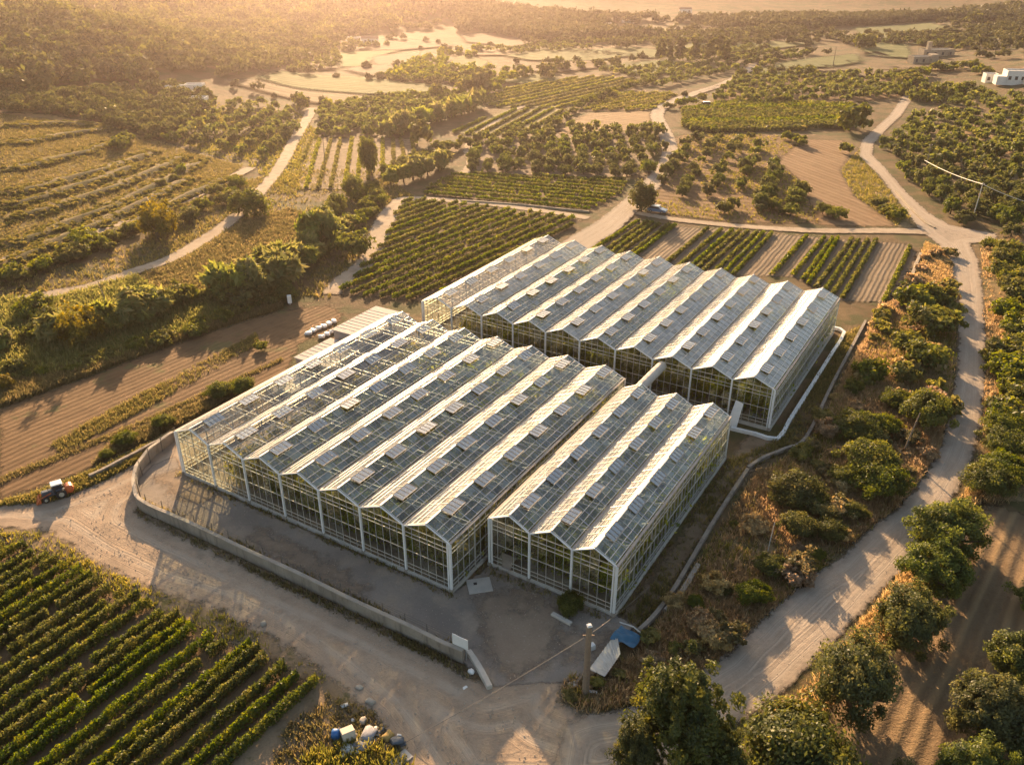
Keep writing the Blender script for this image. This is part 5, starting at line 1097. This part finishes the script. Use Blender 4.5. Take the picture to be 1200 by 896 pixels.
# grass
tufts('dry_grass', PE, 60000, 'grass', 'golden dry grass covering the road embankment', .55, 5, nfreq=5)
tufts('weeds', PE, 9000, 'weed', 'greenish weeds in the dry grass of the embankment', .6, 5, nfreq=4)
tufts('dry_grass', PRV, 7000, 'grass', 'golden dry grass on the verge of the lower road', .45, 5, nfreq=4)
tufts('dry_grass', PR, 9000, 'grass', 'golden dry grass under the roadside shrubs', .5, 5, nfreq=5)
tufts('weeds', poly([(153, 592), (165, 603), (250, 644), (340, 686), (440, 733), (520, 770), (560, 802), (545, 812), (500, 790), (420, 750), (300, 692), (200, 642), (158, 612)]), 3600, 'weed', 'low weeds at the foot of the yard wall', .4, 5, nfreq=3)
tufts('weeds', poly([(385, 815), (440, 835), (485, 890), (490, 940), (300, 940), (340, 850)]), 2600, 'weed', 'weeds around the rubbish heap', .35, 5, nfreq=3)
tufts('dry_grass', poly([(360, 880), (420, 868), (470, 880), (485, 905), (480, 950), (340, 950)]), 900, 'weed', 'yellow grass below the rubbish heap', .55, 5)
tufts('dry_grass', poly([(0, 590), (60, 572), (110, 552), (205, 508), (210, 514), (150, 547), (115, 566), (60, 590), (0, 602)]), 3000, 'weed', 'golden grass between the low wall and the road', .45, 5)
tufts('weeds', poly([(0, 622), (60, 626), (105, 658), (170, 690), (250, 716), (330, 756), (395, 802), (366, 797), (240, 738), (130, 690), (60, 650), (0, 634)]), 1500, 'weed', 'dry weeds between the road and the lower vineyard', .35, 5, nfreq=3)
tufts('weeds', poly([(60, 520), (150, 470), (230, 428), (300, 392), (305, 402), (240, 440), (160, 485), (70, 532)]), 3800, 'weed', 'low green weeds on the ploughed field', .38, 4, nfreq=6)
tufts('weeds', poly([(0, 478), (60, 456), (130, 430), (230, 393), (330, 362), (330, 356), (230, 382), (130, 415), (60, 436), (0, 445)]), 9000, 'weed', 'tall weeds along the gully edge', .7, 5)
tufts('weeds', poly([(110, 545), (205, 500), (285, 460), (280, 452), (200, 488), (130, 522)]), 3500, 'weed', 'weed strip along the low field wall', .5, 5)
tufts('weeds', poly([(0, 560), (150, 500), (330, 420), (330, 424), (150, 506), (0, 568)]), 1500, 'weed', 'thin weed line across the ploughed field', .3, 4)
tufts('weeds', poly([(0, 352), (60, 352), (160, 325), (200, 350), (280, 340), (360, 300), (330, 350), (230, 390), (100, 435), (0, 450)]), 14000, 'reed', 'rough green weeds on the gully floor', .9, 5, wid=.10)
tufts('dry_grass', poly([(165, 328), (230, 297), (285, 262), (340, 245), (368, 255), (355, 282), (300, 322), (245, 345), (190, 348)]), 9000, 'weed', 'dry weed stalks on the brown slope', .6, 5, wid=.09)
tufts('dry_grass', poly([(1003, 180), (1012, 168), (1008, 185), (1040, 222), (1066, 255), (1052, 266), (1002, 230), (985, 200)]), 1500, 'weed', 'golden grass on the bank by the upper road', .5, 5, wid=.09)
tufts('dry_grass', poly([(1085, 285), (1112, 300), (1116, 345), (1085, 345), (1070, 330)]), 3000, 'grass', 'golden grass beside the road junction', .6, 5, wid=.09)
tufts('weeds', np.array([gl(-.9, -.9), gl(41.5, -.9), gl(41.5, 4), gl(57.2, 4.4), gl(57.6, 39), gl(57.1, 39), gl(57, 5.2), gl(42, 5.2), gl(41.2, -.3), gl(-.9, -.3)]), 420, 'weed', 'sparse weeds along the greenhouse plinths', .35, 6)
tufts('weeds', np.concatenate([WY+IN*.3, (WY+IN*1.5)[::-1]]), 900, 'weed', 'weeds along the inside of the yard wall', .4, 6, nfreq=2)
tufts('weeds', poly([(0, 332), (150, 290), (270, 215), (350, 200), (440, 200), (485, 230), (440, 300), (385, 350), (300, 345), (160, 330), (0, 350)]), 16000, 'weed', 'rough weeds between the lanes', .5, 4, nfreq=8, wid=.09)
tufts('weeds', poly([(250, 120), (345, 130), (380, 160), (345, 235), (300, 200), (200, 165)]), 9000, 'weed', 'dry weeds under the lane grove', .5, 4, nfreq=8, wid=.11)
tufts('weeds', PB, 7000, 'weed', 'dry weeds on the brown slope', .4, 4, nfreq=7, wid=.09)
tufts('weeds', poly([(855, 540), (905, 520), (985, 395), (1012, 380), (940, 520), (875, 552), (800, 672), (755, 735), (735, 730), (790, 650)]), 4000, 'weed', 'weeds in the ditch beside the greenhouses', .4, 5, nfreq=3)
def pebbles(name, P, n, size, label, seed=3, clear=True):
    rng = np.random.RandomState(seed); q = sample_in(P, n, rng); n = len(q)
    o = np.array([(1, 0, 0), (0, 1, 0), (-1, 0, 0), (0, -1, 0), (0, 0, .7), (0, 0, -.7)]); t = np.array([(0, 1, 4), (1, 2, 4), (2, 3, 4), (3, 0, 4), (1, 0, 5), (2, 1, 5), (3, 2, 5), (0, 3, 5)])
    s_ = size*(.35+rng.rand(n)**3*1.6); a = rng.rand(n)*6.283
    v = o[None]*(s_[:, None, None]*(.6+.6*rng.rand(n, 6, 1)))
    x = v[:, :, 0]*np.cos(a)[:, None]-v[:, :, 1]*np.sin(a)[:, None]; y = v[:, :, 0]*np.sin(a)[:, None]+v[:, :, 1]*np.cos(a)[:, None]
    V = np.stack([x+q[:, :1], y+q[:, 1:], v[:, :, 2]+hgt(q[:, 0], q[:, 1])[:, None]+.13], 2).reshape(-1, 3)
    Fq = (t[None]+6*np.arange(n)[:, None, None]).reshape(-1, 3)
    tag(link(name, np_mesh(name, V, Fq, [M['stone']])), label, None, None, 'stuff')
pebbles('loose_stones', poly([(60, 600), (155, 560), (170, 610), (340, 690), (545, 790), (575, 806), (660, 800), (690, 840), (800, 805), (850, 830), (760, 890), (540, 900), (470, 880), (395, 805), (250, 715), (100, 655)]), 3800, .05, 'loose stones scattered over the dirt road')
pebbles('loose_stones', np.concatenate([poly([(800, 800), (900, 722), (985, 656), (1062, 588), (1105, 520), (1121, 440)]), poly([(1153, 450), (1136, 545), (1080, 638), (1002, 724), (920, 806), (850, 850)])]), 2600, .05, 'loose stones along the gravel road', 4)
pebbles('loose_stones', poly([(230, 560), (420, 645), (530, 700), (590, 670), (720, 722), (740, 735), (700, 785), (600, 800), (545, 776), (300, 660), (170, 590)]), 2600, .04, 'loose gravel stones on the yard', 5)
pebbles('loose_stones', PE, 1800, .09, 'pale stones in the grass bank', 6)
# ================================================================== HAZE, SKY, SUN, CAMERA
SUN_AZ, SUN_EL = -10.0, 16.2
def haze(dens, col, g):
    N = NT('haze_air'); v = N.n('VolumePrincipled', {'Color': (*col, 1), 'Density': dens, 'Anisotropy': g})
    N.t.links.new(v.outputs[0], N.out.inputs['Volume'])
    m = MB(); m.box((0, 1650, 52), (6900, 4200, 106+0), N.m); o = m.obj('haze'); tag(o, None, None, None, 'stuff')
haze(.000205, (1.0, .82, .82), .90)
w = bpy.data.worlds.new('World'); sc.world = w; w.use_nodes = True
t = w.node_tree.nodes.new('ShaderNodeTexSky'); t.sky_type = 'NISHITA'; t.sun_disc = False
t.sun_elevation = R(SUN_EL); t.sun_rotation = R(SUN_AZ); t.dust_density = 1.8; t.air_density = 1.0; t.ozone_density = .3
bg = w.node_tree.nodes['Background']; tm_ = w.node_tree.nodes.new('ShaderNodeMix'); tm_.data_type = 'RGBA'; tm_.blend_type = 'MULTIPLY'; tm_.inputs[0].default_value = 1.0; tm_.inputs[7].default_value = (1.0, .95, .87, 1)
w.node_tree.links.new(t.outputs[0], tm_.inputs[6]); w.node_tree.links.new(tm_.outputs[2], bg.inputs[0]); bg.inputs[1].default_value = .085
l = bpy.data.lights.new('sun', 'SUN'); l.energy = 5.0; l.angle = R(.6); l.color = (1.0, .675, .37)
so = bpy.data.objects.new('sun', l); COL.objects.link(so)
sd = Vector((math.sin(R(SUN_AZ))*math.cos(R(SUN_EL)), math.cos(R(SUN_AZ))*math.cos(R(SUN_EL)), math.sin(R(SUN_EL))))
so.rotation_euler = sd.to_track_quat('Z', 'Y').to_euler(); so.location = sd*90
cam = bpy.data.cameras.new('camera'); co = bpy.data.objects.new('camera', cam); COL.objects.link(co); sc.camera = co
co.location = (0, 0, CAMH); co.rotation_euler = (math.pi/2-PITCH, 0, 0); cam.sensor_width = 36; cam.lens = F/1200*36; cam.clip_end = 9000; cam.clip_start = .5
sc.render.engine = 'CYCLES'; cy = sc.cycles
cy.max_bounces = 6; cy.diffuse_bounces = 2; cy.glossy_bounces = 2; cy.transmission_bounces = 3; cy.volume_bounces = 0; cy.transparent_max_bounces = 16
cy.use_denoising = True; cy.use_adaptive_sampling = True; cy.adaptive_threshold = .02; cy.sample_clamp_indirect = 6
cy.caustics_reflective = False; cy.caustics_refractive = False
vs = sc.view_settings; vs.view_transform = 'Standard'; vs.look = 'None'; vs.gamma = 1.0; vs.use_curve_mapping = False; vs.exposure = 1.72
